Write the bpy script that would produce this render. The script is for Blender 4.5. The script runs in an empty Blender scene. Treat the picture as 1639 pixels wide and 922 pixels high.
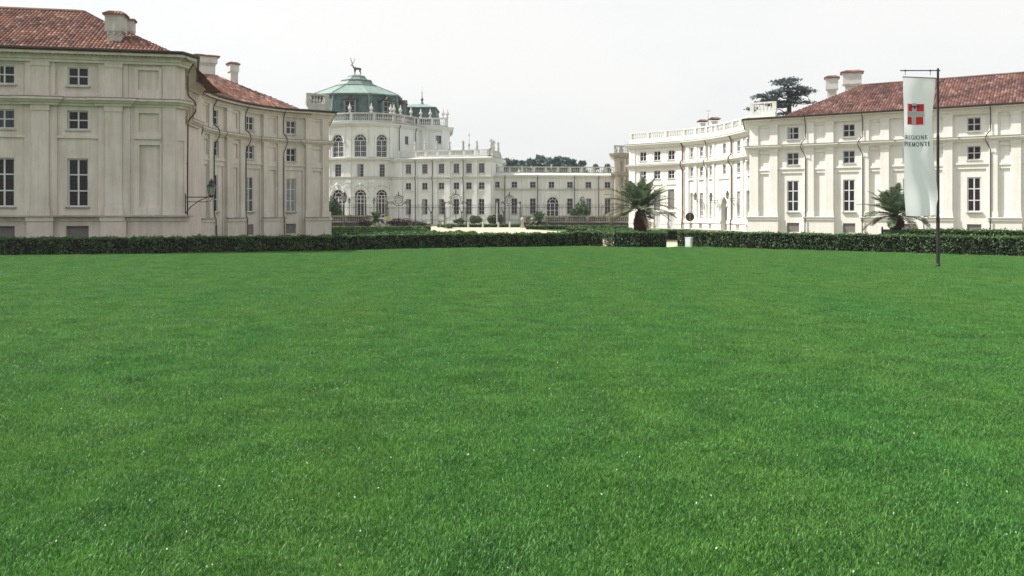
import bpy, math, random
import numpy as np
from math import sin, cos, pi, radians, sqrt
random.seed(7); RS = np.random.RandomState(7)
scn = bpy.context.scene; COL = scn.collection
# ---------------------------------------------------------------- camera, light, exposure
F = 1361.0; CX = 819.5; HY = 337.0; EYE = 2.5     # focal length in photograph pixels, horizon row, eye height
cam = bpy.data.cameras.new('camera'); camo = bpy.data.objects.new('camera', cam); COL.objects.link(camo)
camo.location = (0, 0, EYE); camo.rotation_euler = (pi/2, 0, 0)
cam.sensor_width = 36; cam.lens = F/1639*36; cam.shift_y = -(461-HY)/1639
cam.clip_start = .1; cam.clip_end = 5000
scn.camera = camo
SUN_EL = radians(50); SA = radians(6)             # sun on the left, a little behind the left wing
sdir = (-cos(SA)*cos(SUN_EL), sin(SA)*cos(SUN_EL), sin(SUN_EL))
w = bpy.data.worlds.new('World'); scn.world = w; w.use_nodes = True
nt = w.node_tree; nt.nodes.clear()
sky = nt.nodes.new('ShaderNodeTexSky'); sky.sky_type = 'NISHITA'; sky.sun_disc = False
sky.sun_elevation = SUN_EL; sky.sun_rotation = math.atan2(sdir[0], sdir[1])
sky.air_density = 1.0; sky.dust_density = 5.0; sky.ozone_density = 1.0
hs = nt.nodes.new('ShaderNodeHueSaturation'); hs.inputs['Saturation'].default_value = .22
mx = nt.nodes.new('ShaderNodeMixRGB'); mx.inputs[0].default_value = .72; mx.inputs[2].default_value = (8.0, 8.1, 7.95, 1)
bg = nt.nodes.new('ShaderNodeBackground'); bg.inputs[1].default_value = .1
wo = nt.nodes.new('ShaderNodeOutputWorld')
tc = nt.nodes.new('ShaderNodeTexCoord'); cn = nt.nodes.new('ShaderNodeTexNoise'); cn.inputs['Scale'].default_value = 1.6; cn.inputs['Detail'].default_value = 5; cn.inputs['Roughness'].default_value = .55
mpn = nt.nodes.new('ShaderNodeMapping'); mpn.inputs['Scale'].default_value = (1, 1, 2.6); nt.links.new(tc.outputs['Generated'], mpn.inputs[0]); nt.links.new(mpn.outputs[0], cn.inputs['Vector'])
cr = nt.nodes.new('ShaderNodeValToRGB'); cr.color_ramp.elements[0].position = .36; cr.color_ramp.elements[1].position = .64
cr.color_ramp.elements[0].color = (.690, .730, .745, 1); cr.color_ramp.elements[1].color = (.795, .795, .775, 1)     # thin uneven cloud veil
vm = nt.nodes.new('ShaderNodeVectorMath'); vm.operation = 'SCALE'; vm.inputs['Scale'].default_value = 10; nt.links.new(cn.outputs[0], cr.inputs[0]); nt.links.new(cr.outputs[0], vm.inputs[0]); nt.links.new(vm.outputs[0], mx.inputs[2])
nt.links.new(sky.outputs[0], hs.inputs['Color']); nt.links.new(hs.outputs[0], mx.inputs[1])
nt.links.new(mx.outputs[0], bg.inputs[0]); nt.links.new(bg.outputs[0], wo.inputs[0])
sl = bpy.data.lights.new('sun', 'SUN'); so = bpy.data.objects.new('sun', sl); COL.objects.link(so)
sl.energy = 4.9; sl.angle = radians(.8); sl.color = (1, .965, .90)
from mathutils import Vector
so.rotation_euler = Vector(sdir).to_track_quat('Z', 'Y').to_euler(); so.location = (-60, 20, 80)
scn.view_settings.view_transform = 'Standard'; scn.view_settings.look = 'None'
scn.view_settings.exposure = .55; scn.view_settings.gamma = 1; scn.view_settings.use_curve_mapping = False
scn.cycles.max_bounces = 6; scn.cycles.transparent_max_bounces = 6
# ---------------------------------------------------------------- materials
def rgb(c): return (c[0], c[1], c[2], 1)
def mat(name, base, rough=.8, var=None, scale=1.0, spec=.3, metal=0, coords='Object', bump=0, bscale=20, streak=None, detail=4):
    m = bpy.data.materials.new(name); m.use_nodes = True; t = m.node_tree; N = t.nodes; L = t.links
    b = N['Principled BSDF']; b.inputs['Base Color'].default_value = rgb(base); b.inputs['Roughness'].default_value = rough
    b.inputs['Specular IOR Level'].default_value = spec; b.inputs['Metallic'].default_value = metal
    g = N.new('ShaderNodeNewGeometry'); col = None
    if var:
        n = N.new('ShaderNodeTexNoise'); n.inputs['Scale'].default_value = scale; n.inputs['Detail'].default_value = detail; n.inputs['Roughness'].default_value = .65
        L.new(g.outputs['Position'], n.inputs['Vector'])
        r = N.new('ShaderNodeValToRGB'); r.color_ramp.elements[0].position = .34; r.color_ramp.elements[1].position = .66
        r.color_ramp.elements[0].color = rgb(var); r.color_ramp.elements[1].color = rgb(base)
        L.new(n.outputs[0], r.inputs[0]); col = r.outputs[0]
    if streak:
        mp = N.new('ShaderNodeMapping'); mp.inputs['Scale'].default_value = (2.2, 2.2, .16)
        L.new(g.outputs['Position'], mp.inputs['Vector'])
        n2 = N.new('ShaderNodeTexNoise'); n2.inputs['Scale'].default_value = 1.2; n2.inputs['Detail'].default_value = 6; n2.inputs['Roughness'].default_value = .7
        L.new(mp.outputs[0], n2.inputs['Vector'])
        r2 = N.new('ShaderNodeValToRGB'); r2.color_ramp.elements[0].position = .36; r2.color_ramp.elements[1].position = .62
        r2.color_ramp.elements[0].color = rgb(streak[0]); r2.color_ramp.elements[1].color = (1, 1, 1, 1)
        L.new(n2.outputs[0], r2.inputs[0])
        mm = N.new('ShaderNodeMixRGB'); mm.blend_type = 'MULTIPLY'; mm.inputs[0].default_value = streak[1]
        if col: L.new(col, mm.inputs[1])
        else: mm.inputs[1].default_value = rgb(base)
        L.new(r2.outputs[0], mm.inputs[2]); col = mm.outputs[0]
    if col: L.new(col, b.inputs['Base Color'])
    if bump:
        n3 = N.new('ShaderNodeTexNoise'); n3.inputs['Scale'].default_value = bscale; n3.inputs['Detail'].default_value = 5
        L.new(g.outputs['Position'], n3.inputs['Vector'])
        bp = N.new('ShaderNodeBump'); bp.inputs['Strength'].default_value = bump; bp.inputs['Distance'].default_value = .05
        L.new(n3.outputs[0], bp.inputs['Height']); L.new(bp.outputs[0], b.inputs['Normal'])
    return m
M = {}
M['wall_l'] = mat('old_grey_stucco', (.68, .64, .588), .9, (.58, .54, .485), .55, .15, bump=.25, bscale=9, streak=((.76, .72, .65), .62))
M['wall_n'] = mat('pavilion_stucco', (.70, .628, .59), .9, (.60, .53, .49), .55, .15, bump=.25, bscale=9, streak=((.76, .70, .64), .62))  # wall_l copy, reddened to cancel green light bounced off the lawn
M['wall_r'] = mat('cream_stucco', (.77, .76, .73), .9, (.71, .695, .655), .5, .15, bump=.2, bscale=9, streak=((.86, .84, .78), .5))
M['wall_p'] = mat('palace_stucco', (.73, .75, .725), .9, (.65, .66, .635), .4, .15, bump=.2, bscale=6, streak=((.82, .8, .75), .6))
M['wall_t'] = mat('weathered_tan_stucco', (.74, .68, .59), .9, (.60, .53, .43), .6, .15, streak=((.5, .46, .4), .8))
M['stone'] = mat('pale_stone', (.56, .56, .52), .9, (.42, .42, .39), 1.4, .15, streak=((.6, .58, .52), .6))
M['stone_w'] = mat('whitewashed_stone', (.66, .65, .61), .9, (.52, .51, .47), 1.2, .15)
M['ledge'] = mat('stained_ledge', (.36, .34, .30), .9, (.20, .18, .16), .8, .15)
M['lead'] = mat('lead_sheet', (.42, .44, .42), .55, (.32, .34, .32), .8, .4)
M['lead_w'] = mat('pale_metal_sheet', (.62, .65, .63), .6, (.5, .53, .5), .7, .4)
M['gutter'] = mat('brown_gutter', (.055, .035, .028), .5, (.035, .025, .02), 2, .4)
M['pipe'] = mat('dark_pipe', (.05, .04, .036), .5, (.03, .025, .022), 2, .4)
M['pipe_r'] = mat('rusty_pipe', (.17, .09, .065), .6, (.10, .06, .045), 2, .3)
M['frame'] = mat('white_window_paint', (.62, .62, .61), .6, (.54, .54, .53), 2, .4)
M['frame_g'] = mat('grey_window_paint', (.36, .36, .38), .6, (.28, .28, .3), 2, .4)
M['glass'] = mat('window_glass', (.016, .012, .016), .22, (.010, .008, .012), .8, .28)
M['glass_m'] = mat('window_glass_maroon', (.030, .014, .018), .3, (.016, .009, .012), .8, .25)
M['glass_b'] = mat('window_glass_blue_reflection', (.035, .036, .048), .2, (.02, .02, .03), 1.2, .4)  # bluish reflection put into the pane colour
M['curtain'] = mat('curtained_glass', (.30, .31, .32), .35, (.22, .23, .24), 2.5, .5)
M['shutter'] = mat('grey_boards', (.20, .185, .175), .8, (.16, .15, .14), 3, .2)
M['door'] = mat('pale_door', (.50, .52, .50), .7, (.44, .45, .43), 2, .3)
M['copper'] = mat('green_copper', (.27, .345, .31), .6, (.18, .25, .225), 1.1, .4, streak=((.5, .62, .6), .8))
M['slate'] = mat('dark_patina_slate', (.105, .175, .155), .6, (.045, .075, .080), .9, .4, streak=((.5, .6, .6), .8))
M['copper_d'] = mat('aged_copper_trim', (.17, .235, .215), .55, (.09, .12, .11), 1.5, .4)
M['iron'] = mat('black_iron', (.020, .017, .02), .5, (.03, .022, .02), 4, .4)
M['iron_t'] = mat('weathered_iron', (.045, .04, .045), .6, (.05, .04, .045), 4, .3)
M['bronze'] = mat('dark_bronze', (.075, .065, .07), .45, (.05, .045, .05), 3, .5, metal=.3)
M['gravel'] = mat('pale_gravel', (.52, .44, .33), .95, (.44, .37, .27), 3, .1, bump=.3, bscale=60)
M['earth'] = mat('dry_earth', (.20, .17, .11), .95, (.10, .11, .06), .25, .1)
M['bark'] = mat('bark', (.09, .065, .05), .95, (.05, .038, .03), 8, .1, bump=.6, bscale=15)
M['palm_bark'] = mat('palm_bark', (.075, .036, .03), .95, (.03, .016, .016), 9, .1, bump=.8, bscale=14)
M['red'] = mat('red_cloth', (.62, .03, .03), .8, (.56, .03, .03), 2, .1)
M['silver'] = mat('grey_cloth', (.46, .46, .46), .8, (.42, .42, .42), 2, .1)
M['blue'] = mat('blue_cloth', (.03, .04, .16), .8, (.03, .04, .14), 2, .1)
M['ink'] = mat('dark_print', (.03, .03, .04), .8, (.04, .04, .05), 2, .1)
M['yellow'] = mat('yellow_board', (.60, .50, .20), .7, (.52, .43, .16), 3, .3)
M['white'] = mat('white_paint', (.74, .75, .73), .6, (.66, .67, .65), 2, .4)
M['lantern_glass'] = mat('frosted_lantern_glass', (.30, .31, .29), .3, (.24, .25, .23), 4, .5)
M['planter'] = mat('green_planter_paint', (.05, .09, .06), .6, (.04, .07, .05), 3, .3)
M['flower'] = mat('white_clover', (.40, .44, .34), .8, (.45, .47, .4), 40, .1)
M['base_dark'] = mat('damp_dark_masonry', (.085, .06, .055), .95, (.04, .03, .03), 1.5, .1)
M['bar'] = mat('dark_leading', (.06, .05, .055), .6, (.04, .035, .04), 3, .3)
M['soil'] = mat('dark_soil', (.04, .03, .025), 1, (.03, .02, .02), 5, .05)

def leafmat(name, a, b, scale=3.0, transl=.25, rough=.55, big=None, isl=.5):
    m = bpy.data.materials.new(name); m.use_nodes = True; t = m.node_tree; N = t.nodes; L = t.links
    bs = N['Principled BSDF']; bs.inputs['Roughness'].default_value = rough; bs.inputs['Specular IOR Level'].default_value = .35
    g = N.new('ShaderNodeNewGeometry'); n = N.new('ShaderNodeTexNoise'); n.inputs['Scale'].default_value = scale; n.inputs['Detail'].default_value = 3
    L.new(g.outputs['Position'], n.inputs['Vector'])
    r = N.new('ShaderNodeValToRGB'); r.color_ramp.elements[0].position = .35; r.color_ramp.elements[1].position = .65
    r.color_ramp.elements[0].color = rgb(a); r.color_ramp.elements[1].color = rgb(b)
    rp = N.new('ShaderNodeMath'); rp.operation = 'MULTIPLY_ADD'; rp.inputs[1].default_value = isl; rp.inputs[2].default_value = -isl/2
    ad = N.new('ShaderNodeMath'); L.new(g.outputs['Random Per Island'], rp.inputs[0])
    L.new(rp.outputs[0], ad.inputs[0]); L.new(n.outputs[0], ad.inputs[1]); L.new(ad.outputs[0], r.inputs[0])
    src = r.outputs[0]
    if big:
        n2 = N.new('ShaderNodeTexNoise'); n2.inputs['Scale'].default_value = big[1]; n2.inputs['Detail'].default_value = 4; n2.inputs['Roughness'].default_value = .6
        mb_ = N.new('ShaderNodeMapping'); mb_.inputs['Scale'].default_value = (1.3, .38, 1); mb_.inputs['Rotation'].default_value = (0, 0, .35)
        L.new(g.outputs['Position'], mb_.inputs['Vector']); L.new(mb_.outputs[0], n2.inputs['Vector'])
        r2 = N.new('ShaderNodeValToRGB'); r2.color_ramp.elements[0].position = .35; r2.color_ramp.elements[1].position = .68
        r2.color_ramp.elements[0].color = (.88, .90, .9, 1); r2.color_ramp.elements[1].color = rgb(big[0])
        L.new(n2.outputs[0], r2.inputs[0])
        mm = N.new('ShaderNodeMixRGB'); mm.blend_type = 'MULTIPLY'; mm.inputs[0].default_value = 1
        L.new(src, mm.inputs[1]); L.new(r2.outputs[0], mm.inputs[2]); src = mm.outputs[0]
    L.new(src, bs.inputs['Base Color'])
    if transl:
        tr = N.new('ShaderNodeBsdfTranslucent'); L.new(src, tr.inputs[0])
        ms = N.new('ShaderNodeMixShader'); ms.inputs[0].default_value = transl
        out = N['Material Output']; L.new(bs.outputs[0], ms.inputs[1]); L.new(tr.outputs[0], ms.inputs[2]); L.new(ms.outputs[0], out.inputs[0])
    return m
M['hedge'] = leafmat('box_hedge_leaves', (.006, .012, .007), (.105, .175, .065), 2.5, .06, isl=1.0)
M['hedge_top'] = leafmat('pale_hedge_leaves', (.05, .12, .03), (.11, .21, .06), 3, .25)  # paler green for the topmost hedge leaves and one low border
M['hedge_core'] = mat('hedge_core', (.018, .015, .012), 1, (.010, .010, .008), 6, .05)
M['grass'] = leafmat('lawn_blades', (.030, .125, .024), (.125, .345, .066), 1.4, .3, .45, big=((1.28, .98, .95), .30), isl=.95)
M['lawn'] = leafmat('lawn_soil_green', (.020, .066, .016), (.038, .11, .026), 9, 0, .9, big=((1.15, 1.0, .95), .35))  # colour lowered to stand in for shade among the grass blades
M['palm'] = leafmat('palm_leaflets', (.045, .08, .04), (.17, .22, .13), 2, .2)
M['palm_dry'] = leafmat('dry_palm_leaflets', (.10, .085, .05), (.2, .17, .1), 2, .2)
M['tree'] = leafmat('woodland_leaves', (.065, .115, .10), (.115, .185, .155), .35, .15)  # distance haze painted in: leaf colour made paler and bluer
M['cedar'] = leafmat('cedar_needles', (.08, .11, .12), (.14, .175, .185), .6, .05)  # needles tinted pale blue to stand in for haze
M['bush'] = leafmat('bush_leaves', (.035, .07, .03), (.10, .17, .07), 2, .15)
M['ivy'] = leafmat('dark_red_shrub', (.045, .022, .024), (.08, .045, .04), 3, .1)

def tilemat(name, cols):
    m = bpy.data.materials.new(name); m.use_nodes = True; t = m.node_tree; N = t.nodes; L = t.links
    b = N['Principled BSDF']; b.inputs['Roughness'].default_value = .85; b.inputs['Specular IOR Level'].default_value = .2
    uv = N.new('ShaderNodeUVMap'); uv.uv_map = 'tile'; fl = N.new('ShaderNodeVectorMath'); fl.operation = 'FLOOR'
    L.new(uv.outputs[0], fl.inputs[0]); wn = N.new('ShaderNodeTexWhiteNoise'); wn.noise_dimensions = '2D'; L.new(fl.outputs[0], wn.inputs['Vector'])
    r = N.new('ShaderNodeValToRGB'); r.color_ramp.interpolation = 'LINEAR'
    e = r.color_ramp.elements
    e[0].position = 0; e[0].color = rgb(cols[0]); e[1].position = 1; e[1].color = rgb(cols[-1])
    for i, c in enumerate(cols[1:-1]):
        k = e.new((i+1)/(len(cols)-1)); k.color = rgb(c)
    L.new(wn.outputs['Value'], r.inputs[0])
    g = N.new('ShaderNodeNewGeometry'); n = N.new('ShaderNodeTexNoise'); n.inputs['Scale'].default_value = .5; n.inputs['Detail'].default_value = 5
    L.new(g.outputs['Position'], n.inputs['Vector']); r2 = N.new('ShaderNodeValToRGB')
    r2.color_ramp.elements[0].position = .35; r2.color_ramp.elements[0].color = (.60, .53, .56, 1); r2.color_ramp.elements[1].position = .62; r2.color_ramp.elements[1].color = (1.08, 1.0, .96, 1)
    L.new(n.outputs[0], r2.inputs[0]); mm = N.new('ShaderNodeMixRGB'); mm.blend_type = 'MULTIPLY'; mm.inputs[0].default_value = .9
    L.new(r.outputs[0], mm.inputs[1]); L.new(r2.outputs[0], mm.inputs[2]); L.new(mm.outputs[0], b.inputs['Base Color'])
    return m
M['tile'] = tilemat('terracotta_tiles', [(.085, .052, .043), (.18, .085, .06), (.25, .13, .095), (.13, .065, .05), (.35, .235, .185)])
M['tile_r'] = tilemat('dull_terracotta_tiles', [(.065, .04, .040), (.125, .062, .053), (.175, .09, .07), (.10, .05, .045), (.25, .165, .14)])

# ---------------------------------------------------------------- object helpers
WORLD = {}
class MB:
    def __init__(s): s.v = []; s.f = []; s.m = []; s.uv = []; s.mi = 0
    def vert(s, p): s.v.append((float(p[0]), float(p[1]), float(p[2]))); return len(s.v)-1
    def face(s, idx, uv=None): s.f.append(tuple(idx)); s.m.append(s.mi); s.uv.append(uv)
    def quad(s, a, b, c, d, uv=None): s.face([s.vert(a), s.vert(b), s.vert(c), s.vert(d)], uv)
    def hexa(s, p):      # 8 points: bottom 4 then top 4
        i = [s.vert(q) for q in p]
        for q in ((3, 2, 1, 0), (4, 5, 6, 7), (0, 1, 5, 4), (1, 2, 6, 5), (2, 3, 7, 6), (3, 0, 4, 7)): s.face([i[k] for k in q])
    def box(s, c, d, rz=0):
        cx, cy, z0 = c; hx, hy, h = d[0]/2, d[1]/2, d[2]; cc, ss = cos(rz), sin(rz)
        P = [(cx+x*cc-y*ss, cy+x*ss+y*cc) for x, y in ((-hx, -hy), (hx, -hy), (hx, hy), (-hx, hy))]
        s.hexa([(x, y, z0) for x, y in P]+[(x, y, z0+h) for x, y in P])
    def lathe(s, c, prof, n=10, rz=0, sx=1, sy=1):
        rings = []
        for r, z in prof:
            rings.append([s.vert((c[0]+r*sx*cos(rz+2*pi*k/n), c[1]+r*sy*sin(rz+2*pi*k/n), c[2]+z)) for k in range(n)])
        for a, b in zip(rings, rings[1:]):
            for k in range(n): s.face([a[k], a[(k+1) % n], b[(k+1) % n], b[k]])
        s.face(rings[0][::-1]); s.face(rings[-1])
    def tube(s, pts, r, n=6):
        pts = [Vector(p) for p in pts]; rs = r if isinstance(r, (list, tuple)) else [r]*len(pts); rings = []
        for i, p in enumerate(pts):
            d = (pts[min(i+1, len(pts)-1)]-pts[max(i-1, 0)])
            if d.length < 1e-6: d = Vector((0, 0, 1))
            d.normalize(); a = d.cross(Vector((0, 0, 1)))
            if a.length < .05: a = d.cross(Vector((1, 0, 0)))
            a.normalize(); b = d.cross(a)
            rings.append([s.vert(p+(a*cos(2*pi*k/n)+b*sin(2*pi*k/n))*rs[i]) for k in range(n)])
        for x, y in zip(rings, rings[1:]):
            for k in range(n): s.face([x[k], x[(k+1) % n], y[(k+1) % n], y[k]])
        s.face(rings[0][::-1]); s.face(rings[-1])
    def build(s, name, mats, parent=None, smooth=False):
        if not isinstance(mats, (list, tuple)): mats = [mats]
        V = np.array(s.v, dtype=np.float64).reshape(-1, 3)
        lo, hi = V.min(0), V.max(0); org = np.array([(lo[0]+hi[0])/2, (lo[1]+hi[1])/2, lo[2]])
        me = bpy.data.meshes.new(name); me.from_pydata((V-org).tolist(), [], s.f)
        for m in mats: me.materials.append(M[m] if isinstance(m, str) else m)
        if len(mats) > 1: me.polygons.foreach_set('material_index', s.m)
        if any(u is not None for u in s.uv):
            l = me.uv_layers.new(name='tile'); k = 0; data = []
            for f, u in zip(s.f, s.uv):
                for j in range(len(f)): data += list(u[j] if u else (0, 0))
            l.data.foreach_set('uv', data)
        if smooth: me.polygons.foreach_set('use_smooth', [True]*len(me.polygons))
        me.update()
        return place(name, me, org, parent)
def place(name, me, org, parent):
    o = bpy.data.objects.new(name, me); COL.objects.link(o)
    po = WORLD[parent.name] if parent else np.zeros(3)
    o.location = tuple(np.array(org)-po); o.parent = parent; WORLD[o.name] = np.array(org, dtype=float)
    return o
def thing(name, loc, label, cat, group=None):
    o = bpy.data.objects.new(name, None); COL.objects.link(o); o.location = loc; o.empty_display_size = .5
    WORLD[o.name] = np.array(loc, dtype=float); return tag(o, label, cat, group)
def tag(o, label=None, cat=None, group=None, kind=None):
    if label: o['label'] = label
    if cat: o['category'] = cat
    if group: o['group'] = group
    if kind: o['kind'] = kind
    return o
def copy_thing(root, loc, label, rz=None, scale=None):
    r = root.copy(); COL.objects.link(r); r.location = loc; r['label'] = label
    WORLD[r.name] = np.array(loc, dtype=float)
    if rz is not None: r.rotation_euler = (0, 0, rz)
    if scale: r.scale = (scale,)*3
    for ch in list(root.children):
        c = ch.copy(); COL.objects.link(c); c.parent = r
        for g in list(ch.children):
            d = g.copy(); COL.objects.link(d); d.parent = c
    return r
def quads_np(name, V, mats, parent=None, matidx=None, kind=None, smooth=False):
    """V: (n,4,3) array of separate quads."""
    n = len(V); P = V.reshape(-1, 3); lo, hi = P.min(0), P.max(0); org = np.array([(lo[0]+hi[0])/2, (lo[1]+hi[1])/2, lo[2]])
    me = bpy.data.meshes.new(name); me.vertices.add(n*4); me.vertices.foreach_set('co', (P-org).astype(np.float32).ravel())
    me.loops.add(n*4); me.loops.foreach_set('vertex_index', np.arange(n*4, dtype=np.int32))
    me.polygons.add(n); me.polygons.foreach_set('loop_start', np.arange(0, n*4, 4, dtype=np.int32)); me.polygons.foreach_set('loop_total', np.full(n, 4, dtype=np.int32))
    for m in (mats if isinstance(mats, (list, tuple)) else [mats]): me.materials.append(M[m])
    if matidx is not None: me.polygons.foreach_set('material_index', matidx.astype(np.int32))
    me.update(calc_edges=True); return place(name, me, org, parent)
def leaf_quads(C, size, flat=0.0, stretch=1.6, up=None):
    n = len(C); a = RS.normal(size=(n, 3)); a[:, 2] *= (1-flat); a /= np.linalg.norm(a, axis=1)[:, None]+1e-9
    b = RS.normal(size=(n, 3)); b[:, 2] *= (1-flat); b -= (a*b).sum(1)[:, None]*a; b /= np.linalg.norm(b, axis=1)[:, None]+1e-9
    s = size*(.6+.8*RS.rand(n))[:, None]; a = a*s*stretch/2; b = b*s/2
    return np.stack([C-a, C-b*.9, C+a, C+b*.9], axis=1)

# ---------------------------------------------------------------- plan paths (left to right as seen, outward normal on the right of travel)
class Path:
    def __init__(s, pts, smooth=None):
        if smooth:   # catmull-rom
            q = [np.array(p, float) for p in pts]; q = [2*q[0]-q[1]]+q+[2*q[-1]-q[-2]]; out = []
            for i in range(1, len(q)-2):
                L = np.linalg.norm(q[i+1]-q[i]); k = max(1, int(L/smooth))
                for j in range(k):
                    t = j/k
                    out.append(.5*((2*q[i])+(-q[i-1]+q[i+1])*t+(2*q[i-1]-5*q[i]+4*q[i+1]-q[i+2])*t*t+(-q[i-1]+3*q[i]-3*q[i+1]+q[i+2])*t**3))
            out.append(q[-2]); pts = [tuple(p) for p in out]
        s.p = [np.array(p, float) for p in pts]
        s.U = [0.0]
        for a, b in zip(s.p, s.p[1:]): s.U.append(s.U[-1]+float(np.linalg.norm(b-a)))
        s.n = []
        for a, b in zip(s.p, s.p[1:]):
            d = (b-a)/np.linalg.norm(b-a); s.n.append(np.array((d[1], -d[0])))
        s.mo = [s.n[0]]
        for a, b in zip(s.n, s.n[1:]): s.mo.append((a+b)/max(.25, 1+float(a@b)))
        s.mo.append(s.n[-1]); s.L = s.U[-1]
    def seg(s, u):
        i = int(np.searchsorted(s.U, u, side='right'))-1
        return max(0, min(len(s.n)-1, i))
    def P(s, u):
        i = s.seg(u); t = (u-s.U[i])/(s.U[i+1]-s.U[i]); return s.p[i]+(s.p[i+1]-s.p[i])*t
    def O(s, u):
        i = s.seg(u)
        if abs(u-s.U[i]) < 1e-4: return s.mo[i]
        if abs(u-s.U[i+1]) < 1e-4: return s.mo[i+1]
        return s.n[i]
    def T(s, u): n = s.n[s.seg(u)]; return np.array((-n[1], n[0]))
    def at(s, u, w, z): q = s.P(u)+s.O(u)*w; return (q[0], q[1], z)
    def breaks(s, a, b): return [u for u in s.U if a+1e-4 < u < b-1e-4]
    def px(s, u): q = s.P(u); return CX+q[0]/q[1]*F
    def upx(s, x, lo=None, hi=None):
        lo = 0 if lo is None else lo; hi = s.L if hi is None else hi
        us = np.linspace(lo, hi, 900); xs = [s.px(u) for u in us]
        for i in range(len(us)-1):
            if (xs[i]-x)*(xs[i+1]-x) <= 0 and xs[i+1] > xs[i]:
                return us[i]+(us[i+1]-us[i])*(x-xs[i])/(xs[i+1]-xs[i])
        return lo if x < min(xs) else hi
    def zpy(s, u, y): return EYE+(HY-y)*s.P(u)[1]/F
    def offset(s, ulist):  # [(u, w)] -> new path following the face, with steps
        pts = []
        for k, (u, w) in enumerate(ulist):
            if k:
                for b in s.breaks(ulist[k-1][0], u): pts.append(s.P(b)+s.O(b)*w)
            pts.append(s.P(u)+s.O(u)*w)
        q = [pts[0]]
        for p in pts[1:]:
            if np.linalg.norm(p-q[-1]) > .01: q.append(p)
        return Path(q)
def pt(x, y, D): return ((x-CX)*D/F, D, EYE+(HY-y)*D/F)
def pd(x, D): return ((x-CX)*D/F, D)

def relief(mb, path, u0, u1, z0, z1, rects, d0=0.0, rev=-.30, top=False):
    us = {round(u0, 4), round(u1, 4)} | {round(u, 4) for u in path.breaks(u0, u1)}; zs = {round(z0, 4), round(z1, 4)}
    R = []
    for r in rects:
        a, b, c, d = max(u0, r[0]), min(u1, r[1]), max(z0, r[2]), min(z1, r[3])
        if b-a < 1e-3 or d-c < 1e-3: continue
        a, b, c, d = round(a, 4), round(b, 4), round(c, 4), round(d, 4); R.append((a, b, c, d, r[4])); us |= {a, b}; zs |= {c, d}
    def merge(S, eps, keep):
        S = sorted(S); out = [S[0]]
        for v in S[1:]:
            if v-out[-1] > eps: out.append(v)
        return out
    us = sorted(us); zs = sorted(zs)
    nu, nz = len(us)-1, len(zs)-1
    D = np.full((nu, nz), d0); H = np.zeros((nu, nz), bool); ua = np.array(us); za = np.array(zs)
    for a, b, c, d, w in R:
        i0, i1 = np.searchsorted(ua, a-1e-5), np.searchsorted(ua, b-1e-5); j0, j1 = np.searchsorted(za, c-1e-5), np.searchsorted(za, d-1e-5)
        if w is None: D[i0:i1, j0:j1] = rev; H[i0:i1, j0:j1] = True
        else: D[i0:i1, j0:j1] = w; H[i0:i1, j0:j1] = False
    pc = {}
    def V(i, j, w):
        k = (i, j, round(w, 4))
        if k not in pc:
            p = path.P(us[i]) if i < nu else path.P(us[i]-1e-6); o = path.O(us[i]); pc[k] = mb.vert((p[0]+o[0]*w, p[1]+o[1]*w, zs[j]))
        return pc[k]
    brk = set(round(b, 4) for b in path.breaks(u0, u1))
    # merge cells upward in z where depth is equal, to keep the mesh small
    for i in range(nu):
        j = 0
        while j < nz:
            k = j
            while k+1 < nz and D[i, k+1] == D[i, j] and H[i, k+1] == H[i, j]: k += 1
            if not H[i, j]: w = D[i, j]; mb.face([V(i, j, w), V(i+1, j, w), V(i+1, k+1, w), V(i, k+1, w)])
            j = k+1
    for i in range(nu):
        for j in range(nz-1):
            if D[i, j] != D[i, j+1]: mb.face([V(i, j+1, D[i, j]), V(i+1, j+1, D[i, j]), V(i+1, j+1, D[i, j+1]), V(i, j+1, D[i, j+1])])
    for i in range(nu-1):
        j = 0
        while j < nz:
            if D[i, j] != D[i+1, j]:
                k = j
                while k+1 < nz and D[i, k+1] == D[i, j] and D[i+1, k+1] == D[i+1, j]: k += 1
                mb.face([V(i+1, j, D[i, j]), V(i+1, j, D[i+1, j]), V(i+1, k+1, D[i+1, j]), V(i+1, k+1, D[i, j])]); j = k+1
            else: j += 1

def sweep(mb, path, ul, prof, caps=True):
    q = path.offset(ul) if isinstance(ul[0], tuple) else path.offset([(ul[0], 0), (ul[1], 0)])
    rings = [[mb.vert((p[0]+o[0]*w, p[1]+o[1]*w, z)) for w, z in prof] for p, o in zip(q.p, q.mo)]
    n = len(prof)
    for a, b in zip(rings, rings[1:]):
        for k in range(n-1): mb.face([a[k], b[k], b[k+1], a[k+1]])
        mb.face([a[n-1], b[n-1], b[0], a[0]])
    if caps: mb.face(rings[0]); mb.face(rings[-1][::-1])

def lbox(mb, path, uc, u0, u1, z0, z1, w0, w1):
    """box in the flat frame tangent to the path at uc"""
    p = path.P(uc); t = path.T(uc); n = path.n[path.seg(uc)]
    def g(u, w, z): q = p+t*(u-uc)+n*w; return (q[0], q[1], z)
    mb.hexa([g(u0, w1, z0), g(u1, w1, z0), g(u1, w0, z0), g(u0, w0, z0), g(u0, w1, z1), g(u1, w1, z1), g(u1, w0, z1), g(u0, w0, z1)])

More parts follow.
